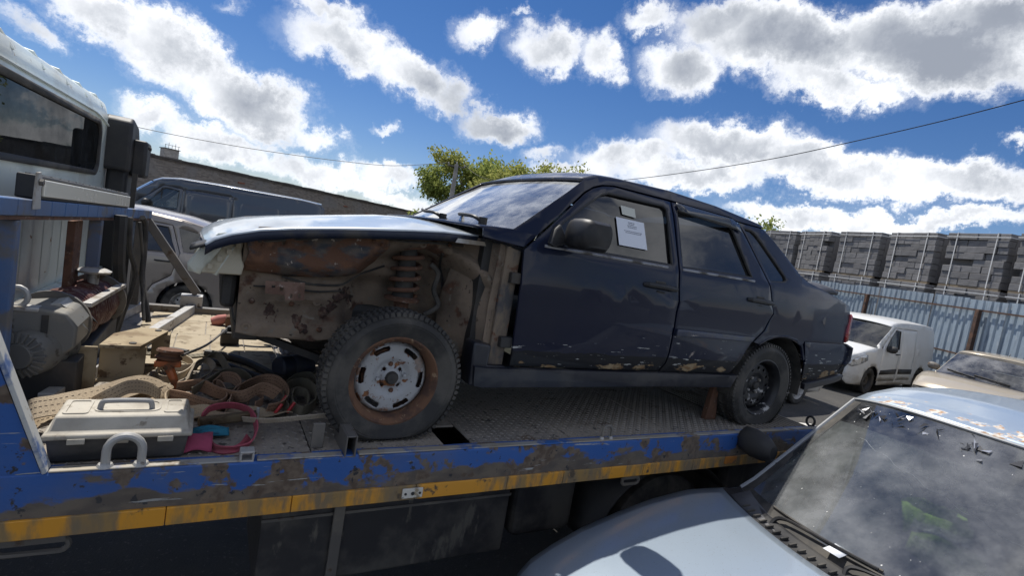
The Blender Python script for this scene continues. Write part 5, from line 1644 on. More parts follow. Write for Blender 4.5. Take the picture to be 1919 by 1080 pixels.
# --- dark van by the brick wall -----------------------------------------------------------
def dhw(x, z):
    w = lerp([(-.1, .75), (.2, .88), (.8, .98), (6.3, .98), (6.4, .95)], x)
    if z > 1.2: w -= .10*((z - 1.2)/1.1)**1.5
    return w
DGREY = paintm('dark_grey_paint', (.075, .085, .10), (.16, .15, .14), .3, .45)
dv = car('cargo_van', 'long dark grey high-roof cargo van parked along the brick wall', (-3.15, 19.75, 0), radians(-8.5), dhw, [
    ('front_bumper', [(.1, .25), (.0, .4), (.0, .6)], 0, .15, BLACKP),
    ('hood', [(.0, .62), (.08, .95), (.35, 1.15), (.85, 1.36)], .05, .15, None),
    ('windscreen', [(.85, 1.37), (1.25, 1.78), (1.65, 2.12)], .03, .25, CLEAR),
    ('roof', [(1.65, 2.12), (1.85, 2.24), (2.3, 2.32), (3.4, 2.34), (5.6, 2.32), (6.25, 2.27)], .06, lambda u: .2*(1 - u), None),
    ('rear_door', [(6.25, 2.27), (6.36, 2.15), (6.40, 1.2), (6.40, .5)], 0, -.02, None),
    ('rear_bumper', [(6.40, .5), (6.42, .4), (6.3, .26)], 0, -.03, BLACKP)], DGREY, (1.0, 4.75, .36, .86),
    [([(1.15, .38), (2.35, .38), (2.40, 1.2), (2.40, 2.05), (1.9, 2.08), (1.2, 1.42)], [(1.45, 1.42), (2.30, 1.42), (2.30, 1.98), (1.95, 2.0)], (2.25, 1.2)),
     ([(2.46, .40), (3.75, .40), (3.75, 2.05), (2.46, 2.05)], None, (2.6, 1.2))], (), glassm=CLEAR, step=.2)
for xa, xb in ((2.62, 3.62), (3.95, 5.05), (5.2, 6.15)):
    ol = rrect(xa, xb, 1.25, 1.92, .08, 4)
    panel('pressed_panel', ol, lambda u, v: (u, -(dhw(u, v) + .010), v), DGREY, dv, .3, (), .010, bev=.008)
for s in (-1, 1): mirror(dv, 1.55, s, .96, 1.5, BLACKP, 1.6)
MB().box(1.86, 1.89, -.945, -.925, 1.40, 2.0).build('window_pillar', TRIMB, dv, smooth=False)
seats(dv, (2.0,), .9, .7, h=.85)
MB().box(1.0, 1.6, -.8, .8, 1.1, 1.34).build('dashboard', DASH, dv, bev=.05)

# ------------------------------------------------------------------ metal fence
fA = Vector((17.96, 5.8, 0))
fd_ = Vector((3.89, 6.63, 0)).normalized()
fn_ = Vector((-fd_.y, fd_.x, 0))            # towards the yard
f_rz = atan2(fd_.y, fd_.x)
FS = pmat('galvanised', (.36, .43, .49), .45, .35, layers=[
    dict(s=2.2, st=(3, 1, .5), lo=.45, hi=.7, c=(.24, .29, .34), rough=.6), dict(s=7, st=(1, 1, .3), lo=.58, hi=.7, c=(.50, .54, .56), a=.7), dict(s=4, lo=.66, hi=.75, c=(.22, .13, .08), rough=.9, metal=0.)])
FPOST = pmat('post_rust', (.075, .047, .036), .92, layers=[dict(s=6, lo=.45, hi=.62, c=(.13, .07, .045)), dict(s=16, lo=.56, hi=.64, c=(.035, .028, .025))], bump=(30, .4, .006))
fence = thing('metal_fence', 'blue-grey corrugated metal fence with rusty posts and rails', 'fence', fA, f_rz)


def sheet_mesh(w, h):
    m = MB()
    n_ = int(w/.20)
    pr = []
    for i in range(n_):
        x = i*w/n_
        q = w/n_
        pr += [(x, 0), (x + q*.42, 0), (x + q*.55, .035), (x + q*.87, .035)]
    pr.append((w, 0))
    m.add([(x, -y, 0) for x, y in pr] + [(x, -y, h) for x, y in pr], [(i, i + 1, i + 1 + len(pr), i + len(pr)) for i in range(len(pr) - 1)])
    return m


proto = None
x = -9.0
i = 0
while x < 27:
    if proto is None:
        o = sheet_mesh(1.2, 2.62).build('corrugated_sheet', FS, fence, smooth=False, solid=.003)
        proto = o
    else:
        o = proto.copy(); COL.objects.link(o); o.parent = fence
    o.location = (x, -.004*(i % 2), .08 + random.uniform(-.015, .015))
    o.rotation_euler = (random.uniform(-.014, .014), random.uniform(-.006, .006), random.uniform(-.012, .012))
    x += 1.195
    i += 1
for z in (2.38, 1.10):
    for k in range(8):
        MB().box(-9 + k*4.5, -9 + k*4.5 + 4.49, .05, .09, z, z + .045).build('rail', FPOST, fence, smooth=False)
for k in range(9):
    MB().box(-9.06 + k*4.5, -8.94 + k*4.5, .091, .19, 0, 2.42).build('post', FPOST, fence, smooth=False, bev=.008)

# ------------------------------------------------------------------ pallets of blocks behind the fence
def block_mat():
    m = pmat('concrete_block', (.21, .205, .205), .95, layers=[dict(s=5, lo=.45, hi=.7, c=(.155, .152, .152)), dict(s=28, lo=.55, hi=.7, c=(.26, .255, .25), a=.7)], bump=(60, .5, .01))
    nt = m.node_tree
    bs = nt.nodes['Principled BSDF']
    src = bs.inputs['Base Color'].links[0].from_socket
    oi = N(nt, 'ShaderNodeObjectInfo')
    f = N(nt, 'ShaderNodeMapRange')
    nt.links.new(oi.outputs['Random'], f.inputs[0])
    f.inputs[3].default_value = .82
    f.inputs[4].default_value = 1.15
    mu_ = N(nt, 'ShaderNodeMix', data_type='RGBA', blend_type='MULTIPLY')
    mu_.inputs[0].default_value = 1
    nt.links.new(src, mu_.inputs[6])
    nt.links.new(f.outputs[0], mu_.inputs[7])
    nt.links.new(mu_.outputs[2], bs.inputs['Base Color'])
    return m
BLK = block_mat()
STRAPW = pmat('strap_white', (.70, .70, .68), .6)
BW, BH, BD = .60, .212, .30
_bm = MB().box(-BW/2 + .006, BW/2 - .006, 0, BD, .005, BH - .005)
_pm = None
pl_pts = [(25.0, 20.9), (24.6, 18.7), (24.07, 16.54), (23.70, 14.50), (22.97, 12.38), (22.33, 10.19), (21.66, 8.09), (20.95, 6.10), (20.3, 4.1)]
ordn = ['the far end of the row', 'far end, next to last', 'sixth from the right edge', 'fifth from the right edge', 'fourth from the right edge', 'third from the right edge', 'second from the right edge', 'at the right edge of the picture', 'beyond the right edge']


def block(par, x, y, z, s=1.):
    global _pm
    if _pm is None:
        o = _bm.build('block', BLK, par, smooth=False, bev=.008, seg=1)
        _pm = o
    else:
        o = _pm.copy(); COL.objects.link(o); o.parent = par
    o.location = (x, y, z)
    o.scale = (s, 1, 1)
    return o


for i, (a, b) in enumerate(zip(pl_pts, pl_pts[1:])):
    a, b = Vector((*a, 0)), Vector((*b, 0))
    c = (a + b)/2
    rz = atan2((b - a).y, (b - a).x) + radians((-2, 3, 0, -3, 2, -2, 3, 1)[i])
    for lvl in (0, 1):
        top = lvl == 1
        z0 = 3.06 if top else 0.
        nrow = 8 if top else 14
        t = thing('block_pallet', ('strapped pallet of grey concrete blocks, upper tier, ' if top else 'strapped pallet of grey blocks in the lower tier, ') + ordn[i + 1], 'block stack', c + Vector((.0, 0, z0)) + (Vector((0, 0, 0)) if top else Vector((-.42, -.15, 0))), rz,
                  'stacked block pallets behind the fence')
        # local x runs along the fence (towards the camera), local -y faces the yard
        ww = 1.84
        for r_ in range(nrow):
            z = .10 + r_*BH
            if not top and r_ < nrow - 3:
                continue
            full = r_ % 2 == 0
            xs = [(-.60, 1), (0, 1), (.60, 1)] if full else [(-.76, .48), (-.30, 1), (.30, 1), (.76, .48)]
            for bx, sc in xs:
                if top and random.random() < .018 and 1 < r_ < 7: continue
                block(t, bx + random.uniform(-.012, .012), -.60 + random.uniform(-.022, .02) + (.05 if random.random() < .06 else 0), z, sc)
        h0 = .10 if top else 0
        MB().box(-.90, .90, -.30, .60, h0, .10 + nrow*BH - .004).build('block_core', BLK, t, smooth=False)
        if not top:
            MB().box(-.91, .91, -.61, -.301, 0, .10 + (nrow - 3)*BH).build('block_core', BLK, t, smooth=False)
        for ys in (-.55, 0, .5):
            MB().box(-.9, .9, ys - .05, ys + .05, .0 if top else .005, .095).build('pallet_board', pmat('pallet_wood', (.20, .16, .11), .9), t, smooth=False) if top else None
        zt = .10 + nrow*BH
        for xs in (-.62, .55):
            MB().box(xs, xs + .03, -.637, -.631, .08, zt + .008).build('strap', STRAPW, t, smooth=False)
            MB().box(xs, xs + .03, -.631, .62, zt + .002, zt + .008).build('strap', STRAPW, t, smooth=False)
        for zz_ in (zt - .14,):
            MB().box(-.935, .935, -.645, -.639, zz_, zz_ + .028).build('strap', STRAPW, t, smooth=False)
            MB().box(.929, .935, -.639, .6, zz_, zz_ + .028).build('strap', STRAPW, t, smooth=False)

# ------------------------------------------------------------------ brick building on the left
w_rz = radians(36.6)
wo_ = Vector((-4.16, 37.4, 0)) - Vector((cos(w_rz), sin(w_rz), 0))*24
wall = thing('brick_building', 'long low grey-brown brick building running behind the dark van', 'building', wo_, w_rz)
def brick_mat():
    m = bpy.data.materials.new('brickwork')
    m.use_nodes = True
    nt = m.node_tree
    L = nt.links.new
    bs = nt.nodes['Principled BSDF']
    tc = N(nt, 'ShaderNodeTexCoord')
    mp = N(nt, 'ShaderNodeMapping')
    L(tc.outputs['Object'], mp.inputs[0])
    mp.inputs['Rotation'].default_value = (radians(90), 0, 0)
    b = N(nt, 'ShaderNodeTexBrick')
    L(mp.outputs[0], b.inputs['Vector'])
    b.inputs['Color1'].default_value = (.34, .285, .235, 1)
    b.inputs['Color2'].default_value = (.17, .135, .11, 1)
    b.inputs['Mortar'].default_value = (.27, .25, .22, 1)
    b.inputs['Scale'].default_value = 1.0
    b.inputs['Brick Width'].default_value = .27
    b.inputs['Row Height'].default_value = .085
    b.inputs['Mortar Size'].default_value = .011
    b.inputs['Bias'].default_value = -.1
    n = N(nt, 'ShaderNodeTexNoise', i_Scale=.6, i_Detail=6.0)
    L(tc.outputs['Object'], n.inputs['Vector'])
    c = mixc(nt, sstep(nt, n.outputs['Fac'], .45, .68), b.outputs['Color'], (.27, .25, .23))
    n2 = N(nt, 'ShaderNodeTexNoise', i_Scale=3.2, i_Detail=4.0)
    L(tc.outputs['Object'], n2.inputs['Vector'])
    c = mixc(nt, math_(nt, 'MULTIPLY', sstep(nt, n2.outputs['Fac'], .5, .7), .5), c, (.16, .13, .11))
    L(c, bs.inputs['Base Color'])
    bs.inputs['Roughness'].default_value = .92
    return m
BRK = brick_mat()
MB().box(0, 72, 0, 9, 0, 3.62).build('brick_wall', BRK, wall, smooth=False)
MB().box(-.1, 72.1, -.10, 9.1, 3.62, 3.72).build('eaves_course', pmat('eaves', (.10, .085, .075), .9, layers=[dict(s=2, lo=.45, hi=.65, c=(.17, .15, .13))]), wall, smooth=False)
for k in range(90):     # uneven coping slabs
    MB().box(k*.8, k*.8 + .78, -.16, .5, 3.721, 3.80 + random.uniform(-.02, .03)).build('coping_slab', pmat('coping', (.15, .135, .12), .9), wall, smooth=False)
for k, (x, z) in enumerate(((30.5, 3.1), (41, 2.9), (44, 2.6), (36, 2.2))):
    MB().box(x, x + .5, -.06, -.001, z, z + .09).build('wall_patch', pmat('patch', (.30, .12, .07), .9), wall, smooth=False)
dpt = lambda px, py, dep: Vector((0, 0, CAMZ)) + (fwd + rgt*((px - 959.5)/976.4776) + upv*((540 - py)/976.4776))*dep
p = dpt(318, 284, 62)
hut = thing('plant_tower', 'small pale tower with antennas rising beyond the brick building', 'tower', (p.x, p.y, 0), .4)
MB().box(-.75, .75, -.7, .7, 0, p.z + .25).build('tower_wall', pmat('tower_render', (.40, .37, .33), .9, vary=.2), hut, smooth=False)
MB().box(-.85, .85, -.8, .8, p.z + .25, p.z + .33).build('tower_cap', GREYST, hut, smooth=False)
for k in range(5):
    a = -.7 + k*.35
    MB().tube([(a, -.6, p.z + .33), (a, -.6, p.z + .75 + .25*(k % 2))], .025, 5).build('antenna', GREYST, hut)
MB().tube([(-.8, -.75, p.z + .7), (.8, -.75, p.z + .7)], .02, 5).build('handrail', GREYST, hut)

# ------------------------------------------------------------------ trees
BARK = pmat('bark', (.10, .08, .06), .95, vary=.3)


def leaf_mat(nm, c1, c2):
    m = bpy.data.materials.new(nm)
    m.use_nodes = True
    nt = m.node_tree
    L = nt.links.new
    nt.nodes.clear()
    g_ = N(nt, 'ShaderNodeNewGeometry')
    col = mixc(nt, g_.outputs['Random Per Island'], c1, c2)
    df = N(nt, 'ShaderNodeBsdfDiffuse'); tl = N(nt, 'ShaderNodeBsdfTranslucent')
    L(col, df.inputs[0]); L(col, tl.inputs[0])
    mx = N(nt, 'ShaderNodeMixShader'); mx.inputs[0].default_value = .45
    L(df.outputs[0], mx.inputs[1]); L(tl.outputs[0], mx.inputs[2])
    o = N(nt, 'ShaderNodeOutputMaterial')
    L(mx.outputs[0], o.inputs[0])
    return m


LEAF = leaf_mat('spring_leaves', (.27, .31, .08), (.46, .45, .15))
LEAF2 = leaf_mat('green_leaves', (.20, .26, .07), (.36, .39, .12))


def tree(label, base, H, spread, mat, nleaf, seed, trunk_r=.16, name='poplar_tree', leaf=.13, low=.28):
    rnd = random.Random(seed)
    t = thing(name, label, 'tree', base, rnd.random()*6)
    tr = MB()
    tips = []

    def grow(p, d, ln, r, lv):
        pts = [p]
        q = p.copy()
        dd_ = d.copy()
        n_ = 4
        for i in range(n_):
            dd_ = (dd_ + Vector((rnd.gauss(0, .10), rnd.gauss(0, .10), rnd.gauss(.05, .06)))).normalized()
            q = q + dd_*ln/n_
            pts.append(q.copy())
            if lv >= 1:
                tips.append((q.copy(), lv))
        tr.tube(pts, [r*(1 - .5*i/n_) for i in range(n_ + 1)], 5 if lv else 8, caps=False)
        if lv < 4:
            k = (7, 4, 3, 2)[lv]
            for i in range(k):
                f = .35 + .65*(i + rnd.random())/k if lv else low + (1 - low)*(i + rnd.random()*.7)/k
                j = min(int(f*n_), n_ - 1)
                st = pts[j].lerp(pts[j + 1], f*n_ - j)
                az = rnd.random()*2*pi
                side = Vector((cos(az), sin(az), 0))
                nd = (dd_*rnd.uniform(.55, .9) + side*rnd.uniform(.45, .85)*spread).normalized()
                grow(st, nd, ln*rnd.uniform(.42, .62), r*.5*(1 - .4*f), lv + 1)
    grow(Vector((0, 0, 0)), Vector((0, 0, 1)), H*.62, trunk_r, 0)
    mx_ = max(q.z for q, _ in tips)
    k = H/mx_
    tr.v = [(x*k, y*k, z*k) for x, y, z in tr.v]
    tr.build('trunk', BARK, t)
    lf = MB()
    cand = [q*k for q, lv in tips if lv >= 2]
    for i in range(nleaf):
        c = rnd.choice(cand) + Vector((rnd.gauss(0, .32), rnd.gauss(0, .32), rnd.gauss(0, .28)))
        a = Vector((rnd.gauss(0, 1), rnd.gauss(0, 1), rnd.gauss(0, 1))).normalized()
        b = a.orthogonal().normalized()
        w_ = leaf*rnd.uniform(.6, 1.3)
        e = a.cross(b)*w_*.6
        lf.add([c - b*w_, c + e, c + b*w_, c - e], [(0, 1, 2, 3)])
    lf.build('crown', mat, t, smooth=False)
    return t


def gp(px, py, dep):
    q = dpt(px, py, dep)
    return Vector((q.x, q.y, 0))


tree('tall yellow-green spring tree just right of the utility pole', gp(868, 400, 40), 8.3, 1.15, LEAF, 11000, 3)
tree('broad pale green tree left of the dark sedan windscreen top', gp(925, 400, 42), 8.9, 1.2, LEAF2, 11000, 11)
tree('rounded green tree right of the tall yellow-green one', gp(980, 400, 41), 9.4, 1.15, LEAF, 10000, 5)
tree('shorter bushy tree at the left end of the tree group', gp(832, 405, 44), 8.0, 1.25, LEAF2, 10000, 23)
tree('slim tree at the right end of the tree group', gp(1026, 400, 46), 9.6, 1.0, LEAF, 7000, 31)
tree('small leafy treetop showing behind the rear of the sedan roof', gp(1408, 440, 40), 6.9, .75, LEAF2, 2600, 41)

# ------------------------------------------------------------------ pole and wires
pb, pt_ = dpt(840, 405, 30), dpt(856, 308, 30)
pole = thing('utility_pole', 'leaning grey concrete utility pole in front of the trees', 'pole', (pb.x, pb.y, 0))
CONC = pmat('pole_concrete', (.33, .31, .28), .9, vary=.2)
dpx = pt_ - Vector((pb.x, pb.y, 0))
MB().tube([(0, 0, 0), dpx*.5, dpx], [.17, .14, .11], 10).build('shaft', CONC, pole)
MB().bar(dpx + Vector((-.45, .25, -.12)), dpx + Vector((.45, -.25, -.12)), .06, .06).build('cross_arm', GREYST, pole, smooth=False)
for s in (-1, 0, 1):
    MB().lathe([(.0, 0), (.03, 0), (.045, .05), (.03, .09), (.04, .13), (0, .15)], dpx + Vector((.4*s, -.22*s, -.09 if s else 0)), (0, 0, 1), 8).build('insulator', PALEST, pole)
WIREM = pmat('wire', (.02, .02, .022), .6)
w1 = [pt_ + Vector((-.4, .22, .03)), dpt(740, 310.5, 28), dpt(640, 302, 26.5), dpt(500, 283, 25), dpt(360, 259, 23.5), dpt(230, 232, 22), dpt(60, 192, 20), dpt(-150, 138, 18)]
tag(MB().tube(resamp(w1, 5), .014, 5).build('overhead_wire', WIREM), 'thin black overhead wire sloping from the cab to the utility pole', 'wire')
w2 = [pt_ + Vector((.4, -.22, .03)), dpt(900, 331, 27), dpt(960, 343, 24), dpt(1060, 347, 20), dpt(1170, 337.5, 16), dpt(1300, 321, 13.5), dpt(1450, 297, 11.5), dpt(1600, 265, 10), dpt(1760, 228, 9), dpt(1919, 187, 8), dpt(2200, 110, 7)]
tag(MB().tube(resamp(w2, 5), .009, 5).build('overhead_wire', WIREM), 'black overhead wire rising to the upper right above the dark sedan', 'wire')

# ------------------------------------------------------------------ loose gear on the deck
def ribbon(path, w, up=(0, 0, 1), t=.004, n=6, twist=None):
    """flat webbing along a path; its width stands along up"""
    pts = resamp(path, n)
    m = MB()
    k = len(pts)
    vs = []
    for i, p in enumerate(pts):
        d_ = (pts[min(i + 1, k - 1)] - pts[max(i - 1, 0)]).normalized()
        u_ = Vector(up(i/(k - 1)) if callable(up) else up)
        u_ = (u_ - d_*u_.dot(d_)).normalized()
        nn = d_.cross(u_)
        for sgn, off in ((-1, -t/2), (1, -t/2), (1, t/2), (-1, t/2)):
            vs.append(p + u_*sgn*w/2 + nn*off)
    fs = []
    for i in range(k - 1):
        for j in range(4):
            j2 = (j + 1) % 4
            fs.append((i*4 + j, i*4 + j2, (i + 1)*4 + j2, (i + 1)*4 + j))
    fs += [(3, 2, 1, 0), tuple((k - 1)*4 + j for j in range(4))]
    return m.add(vs, fs)


def dk(px, py, h=0.):
    return at(px, py, 'Z', D + .004 + h)


def webbing(nm, c, c2):
    return pmat(nm, c, .95, layers=[dict(s=6, lo=.45, hi=.68, c=c2), dict(s=220, d=1, lo=.5, hi=.7, c=tuple(x*.7 for x in c))], bump=(260, .6, .003))
WBROWN = webbing('webbing_brown', (.33, .21, .14), (.24, .155, .105))
WTAN = webbing('webbing_tan', (.44, .35, .24), (.32, .25, .17))
WPALE = webbing('webbing_pale', (.45, .38, .29), (.30, .25, .18))
WGRN = webbing('webbing_olive', (.22, .195, .145), (.15, .135, .10))
WPINK = webbing('webbing_pink', (.42, .085, .12), (.27, .07, .085))
STITCH = pmat('stitching', (.05, .03, .022), .95)


def strap(label, path, w, mat, up=(0, 0, 1), name='lashing_strap', stitch=False, t=.005):
    o = ribbon(path, w, up, t).build(name, mat)
    tag(o, label, 'strap', 'lashing straps heaped on the deck')
    if stitch:
        pts = resamp(path, 6)
        for q in (-.28, 0, .28):
            U = Vector(up if not callable(up) else up(.5))
            m = MB()
            for i in range(1, len(pts) - 1):
                d_ = (pts[i + 1] - pts[i - 1]).normalized()
                u_ = (U - d_*U.dot(d_)).normalized()
                nn = d_.cross(u_)
                for sg in (-1, 1):
                    c = pts[i] + u_*q*w + nn*sg*(t/2 + .0006)
                    m.bar(c - d_*.004, c + d_*.004, .0016, .0008, nn)
            o2 = m.build('stitching', STITCH, None, smooth=False)
            o2.parent = o
            tag(o2, kind='stuff')
    return o


U1 = lambda k: (.25*sin(5*k), -.25, 1)
strap('wide brown stitched webbing strap curving in front of the heap', [dk(318, 742, .035), dk(345, 748, .032), dk(372, 757, .03), dk(402, 764, .03), dk(424, 752, .03), dk(418, 728, .034), dk(404, 722, .04)], .062, WBROWN, U1, stitch=True)
strap('brown stitched strap standing up in a tall loop beside the tyre', [dk(424, 768, .03), dk(436, 738, .045), dk(462, 722, .06), dk(492, 712, .075), dk(520, 716, .075), dk(537, 738, .055), dk(528, 760, .035), dk(500, 768, .03)], .058, WBROWN, lambda k: (.2, -.35, 1), stitch=True)
strap('short brown strap curl in the middle of the heap', [dk(400, 722, .035), dk(418, 708, .06), dk(440, 710, .07), dk(450, 728, .05), dk(436, 752, .032), dk(426, 765, .03)], .052, WBROWN, U1, stitch=True)
strap('thin brown strap coil inside the tall brown loop', [dk(465, 752, .03), dk(472, 735, .045), dk(488, 738, .04), dk(492, 752, .03), dk(478, 760, .03)], .035, WBROWN, (0, 0, 1))
strap('broad dusty tan sling lying behind the tool box', [at(52, 790, 'Z', D + .03), at(60, 768, 'Z', D + .09), at(120, 757, 'Z', D + .10), at(190, 742, 'Z', D + .09), at(255, 722, 'Z', D + .085), at(290, 722, 'Z', D + .06), at(312, 745, 'Z', D + .025), at(318, 765, 'Z', D + .01)], .085, WTAN, lambda k: (-.3, .8, .5), stitch=True)
strap('second tan sling folded under the broad one behind the tool box', [at(50, 800, 'Z', D + .015), at(90, 785, 'Z', D + .05), at(160, 770, 'Z', D + .05), at(240, 750, 'Z', D + .04), at(300, 752, 'Z', D + .012)], .07, WTAN, lambda k: (-.2, .9, .3), stitch=True)
strap('third tan sling fold bulging highest behind the tool box handle', [at(150, 772, 'Z', D + .03), at(200, 745, 'Z', D + .11), at(240, 726, 'Z', D + .13), at(276, 728, 'Z', D + .10), at(300, 742, 'Z', D + .04)], .05, WTAN, lambda k: (-.2, .3, 1), stitch=True)
strap('pale sunlit strap coiled on the dusty floor sheets', [dk(300, 690, .02), dk(292, 704, .02), dk(310, 712, .02), dk(345, 702, .02), dk(362, 684, .025), dk(340, 670, .025), dk(306, 672, .02), dk(304, 684, .02), dk(335, 690, .02), dk(370, 688, .02)], .036, WPALE, (0, .1, 1))
strap('pale grey-tan strap crossing over the sunlit coil', [dk(352, 712, .01), dk(358, 694, .03), dk(368, 680, .05), dk(388, 676, .05), dk(400, 690, .03), dk(384, 706, .015), dk(366, 716, .012)], .034, WPALE, lambda k: (.5, -.3, .8))
strap('grey-brown strap falling from the coil to the brown heap', [dk(368, 690, .03), dk(392, 668, .06), dk(410, 668, .06), dk(425, 690, .035), dk(440, 715, .02)], .038, WGRN, lambda k: (.4, -.2, .8))
strap('olive strap lying flat across the front of the sunlit coil', [dk(270, 662, .008), dk(300, 664, .01), dk(345, 668, .012), dk(395, 664, .01), dk(420, 660, .008)], .04, WGRN, (0, 1, .1), stitch=True)
strap('faded pink ratchet strap looping down onto the rail', [dk(378, 782, .04), dk(395, 766, .055), dk(430, 760, .055), dk(458, 766, .05), dk(474, 780, .045), dk(480, 806, .025), dk(468, 832, .012), dk(440, 842, .006), dk(405, 842, .006), dk(392, 834, .006)], .036, WPINK, lambda k: (-.1 + .5*k, -.6, .9))
strap('folded pink strap end lying under the ratchet', [dk(392, 836, .004), dk(420, 846, .004), dk(452, 838, .004), dk(466, 820, .004)], .03, WPINK, (0, 1, .3))
strap('pale flat strap running from the ratchet to the stake channel', [dk(455, 786, .03), dk(500, 789, .055), dk(560, 784, .075), dk(610, 779, .088), dk(640, 777, .092), dk(652, 779, .092)], .022, WPALE, (0, -.5, 1))
strap('olive strap bundle crammed against the front tyre', [dk(540, 768, .02), dk(528, 748, .03), dk(540, 724, .05), dk(566, 716, .06), dk(588, 730, .05), dk(590, 756, .025), dk(566, 770, .02), dk(545, 756, .03), dk(552, 735, .05), dk(574, 738, .04), dk(576, 758, .02)], .048, WGRN, lambda k: (.2*sin(20*k), -.3, 1))
strap('dark olive strap end folded over the bundle by the tyre', [dk(536, 720, .05), dk(556, 706, .07), dk(582, 704, .07), dk(592, 716, .05), dk(580, 726, .04)], .04, WGRN, (0, -.4, 1))
strap('long brown strap snaking behind the tall loop', [dk(330, 728, .03), dk(372, 722, .035), dk(410, 736, .04), dk(452, 744, .06), dk(490, 728, .09), dk(520, 740, .06)], .06, WBROWN, lambda k: (.3*sin(9*k), -.3, 1), stitch=True)
strap('tan strap folded beneath the brown loops', [dk(322, 770, .008), dk(360, 776, .015), dk(410, 778, .02), dk(455, 772, .02), dk(505, 775, .015), dk(540, 772, .01)], .07, WTAN, lambda k: (.2, .9, .35*sin(12*k)))
strap('olive-brown strap heaped between the coil and the brown loops', [dk(360, 735, .02), dk(388, 716, .05), dk(420, 700, .06), dk(455, 702, .05), dk(470, 716, .03), dk(450, 730, .03), dk(412, 738, .02)], .055, WGRN, lambda k: (.3*sin(9*k), -.4, 1))
strap('dusty strap end trailing in front of the brown heap', [dk(330, 758, .01), dk(352, 772, .02), dk(384, 770, .03), dk(400, 782, .015), dk(430, 786, .006)], .05, WTAN, lambda k: (.1, .6, .8))
# ratchet
OLV = pmat('ratchet_steel', (.15, .115, .07), .6, .4, layers=[dict(s=14, lo=.45, hi=.65, c=(.09, .06, .035), rough=.9)])
a, b = dk(372, 792, .03), dk(482, 778, .03)
rt = wthing('strap_ratchet', 'worn brown steel strap ratchet on the pink strap behind the tool box', 'ratchet', a)
sd = Vector((0, 0, 1))
MB().bar(a, b, .03, .035).build('frame', OLV, rt, smooth=False, bev=.006)
MB().bar(a + (b - a)*.05 + Vector((0, -.018, .0)), a + (b - a)*.7 + Vector((0, -.02, .006)), .006, .028).build('handle', OLV, rt, smooth=False, bev=.004)
MB().lathe([(.010, -.004), (.018, -.004), (.018, .004), (.010, .004)], a + (b - a)*.18 + Vector((0, -.024, .0)), (0, -1, 0), 16, True).build('pawl_ring', OLV, rt)
MB().bar(b + Vector((.0, -.01, -.025)), b + Vector((0, -.01, .035)), .012, .012, (1, 0, 0)).build('spool_pin', PALEST, rt, smooth=False, bev=.003)
MB().bar(dk(640, 777, .094), dk(664, 774, .10), .012, .010).build('hook', OLV, rt, bev=.003)
REDC = pmat('red_plastic', (.42, .025, .03), .45)
for q, (px, py) in enumerate(((521, 768), (530, 752), (545, 765))):
    p = dk(px, py, .035)
    tag(MB().tube(resamp([p + Vector((-.012, 0, -.02)), p, p + Vector((.014, .006, .022))], 4), .007, 8).build('strap_grip', REDC), ('red grip end lowest beside the brown loop', 'red grip end between loop and olive bundle', 'red grip end nearest the front tyre')[q], 'grip', 'red grip ends in the strap heap')
# teal cloth, magenta cloth
TEAL = pmat('teal_cloth', (.02, .16, .24), .9, layers=[dict(s=20, st=(1, 4, 1), lo=.5, hi=.6, c=(.015, .08, .13))])
c = dk(385, 818, .0)
tag(MB().grid(lambda u, v: c + Vector((-.055 + .13*u, -.03 + .07*v, .012 + .022*sin(pi*u)*sin(pi*v) + .004*sin(26*v))), 14, 14).build('folded_cloth', TEAL, solid=.006), 'small teal folded cloth beside the tool box', 'cloth')
MAG = pmat('magenta_cloth', (.30, .05, .10), .95, layers=[dict(s=8, lo=.45, hi=.65, c=(.19, .035, .065))])
c = dk(352, 850, 0)
tag(MB().grid(lambda u, v: c + Vector((-.20 + .27*u, -.012 + .10*v, .010 + (.035 + .012*sin(9*u))*sin(pi*min(1, v*1.05))*sst(.45, .75, u) + .006*sin(17*u + 5*v))), 24, 14).build('crumpled_cloth', MAG, solid=.005), 'crumpled magenta cloth under the right end of the tool box', 'cloth')

# tool box with grey lid
tb = thing('tool_box', 'dusty black plastic tool box with grey lid and handle by the deck rail', 'tool box', (-.188, 2.062, D + .003), radians(.5))
LID = pmat('lid_grey', (.42, .39, .33), .7, layers=[dict(s=5, lo=.45, hi=.66, c=(.30, .27, .22)), dict(s=26, lo=.58, hi=.68, c=(.2, .17, .13)), dict(s=2.5, lo=.5, hi=.7, c=(.52, .48, .40), a=.7)], bump=(60, .2, .003))
BXB = pmat('box_black', (.02, .021, .024), .5, layers=[dict(s=7, st=(.4, 1, 1), lo=.45, hi=.68, c=(.11, .10, .088), a=.7, rough=.9)])


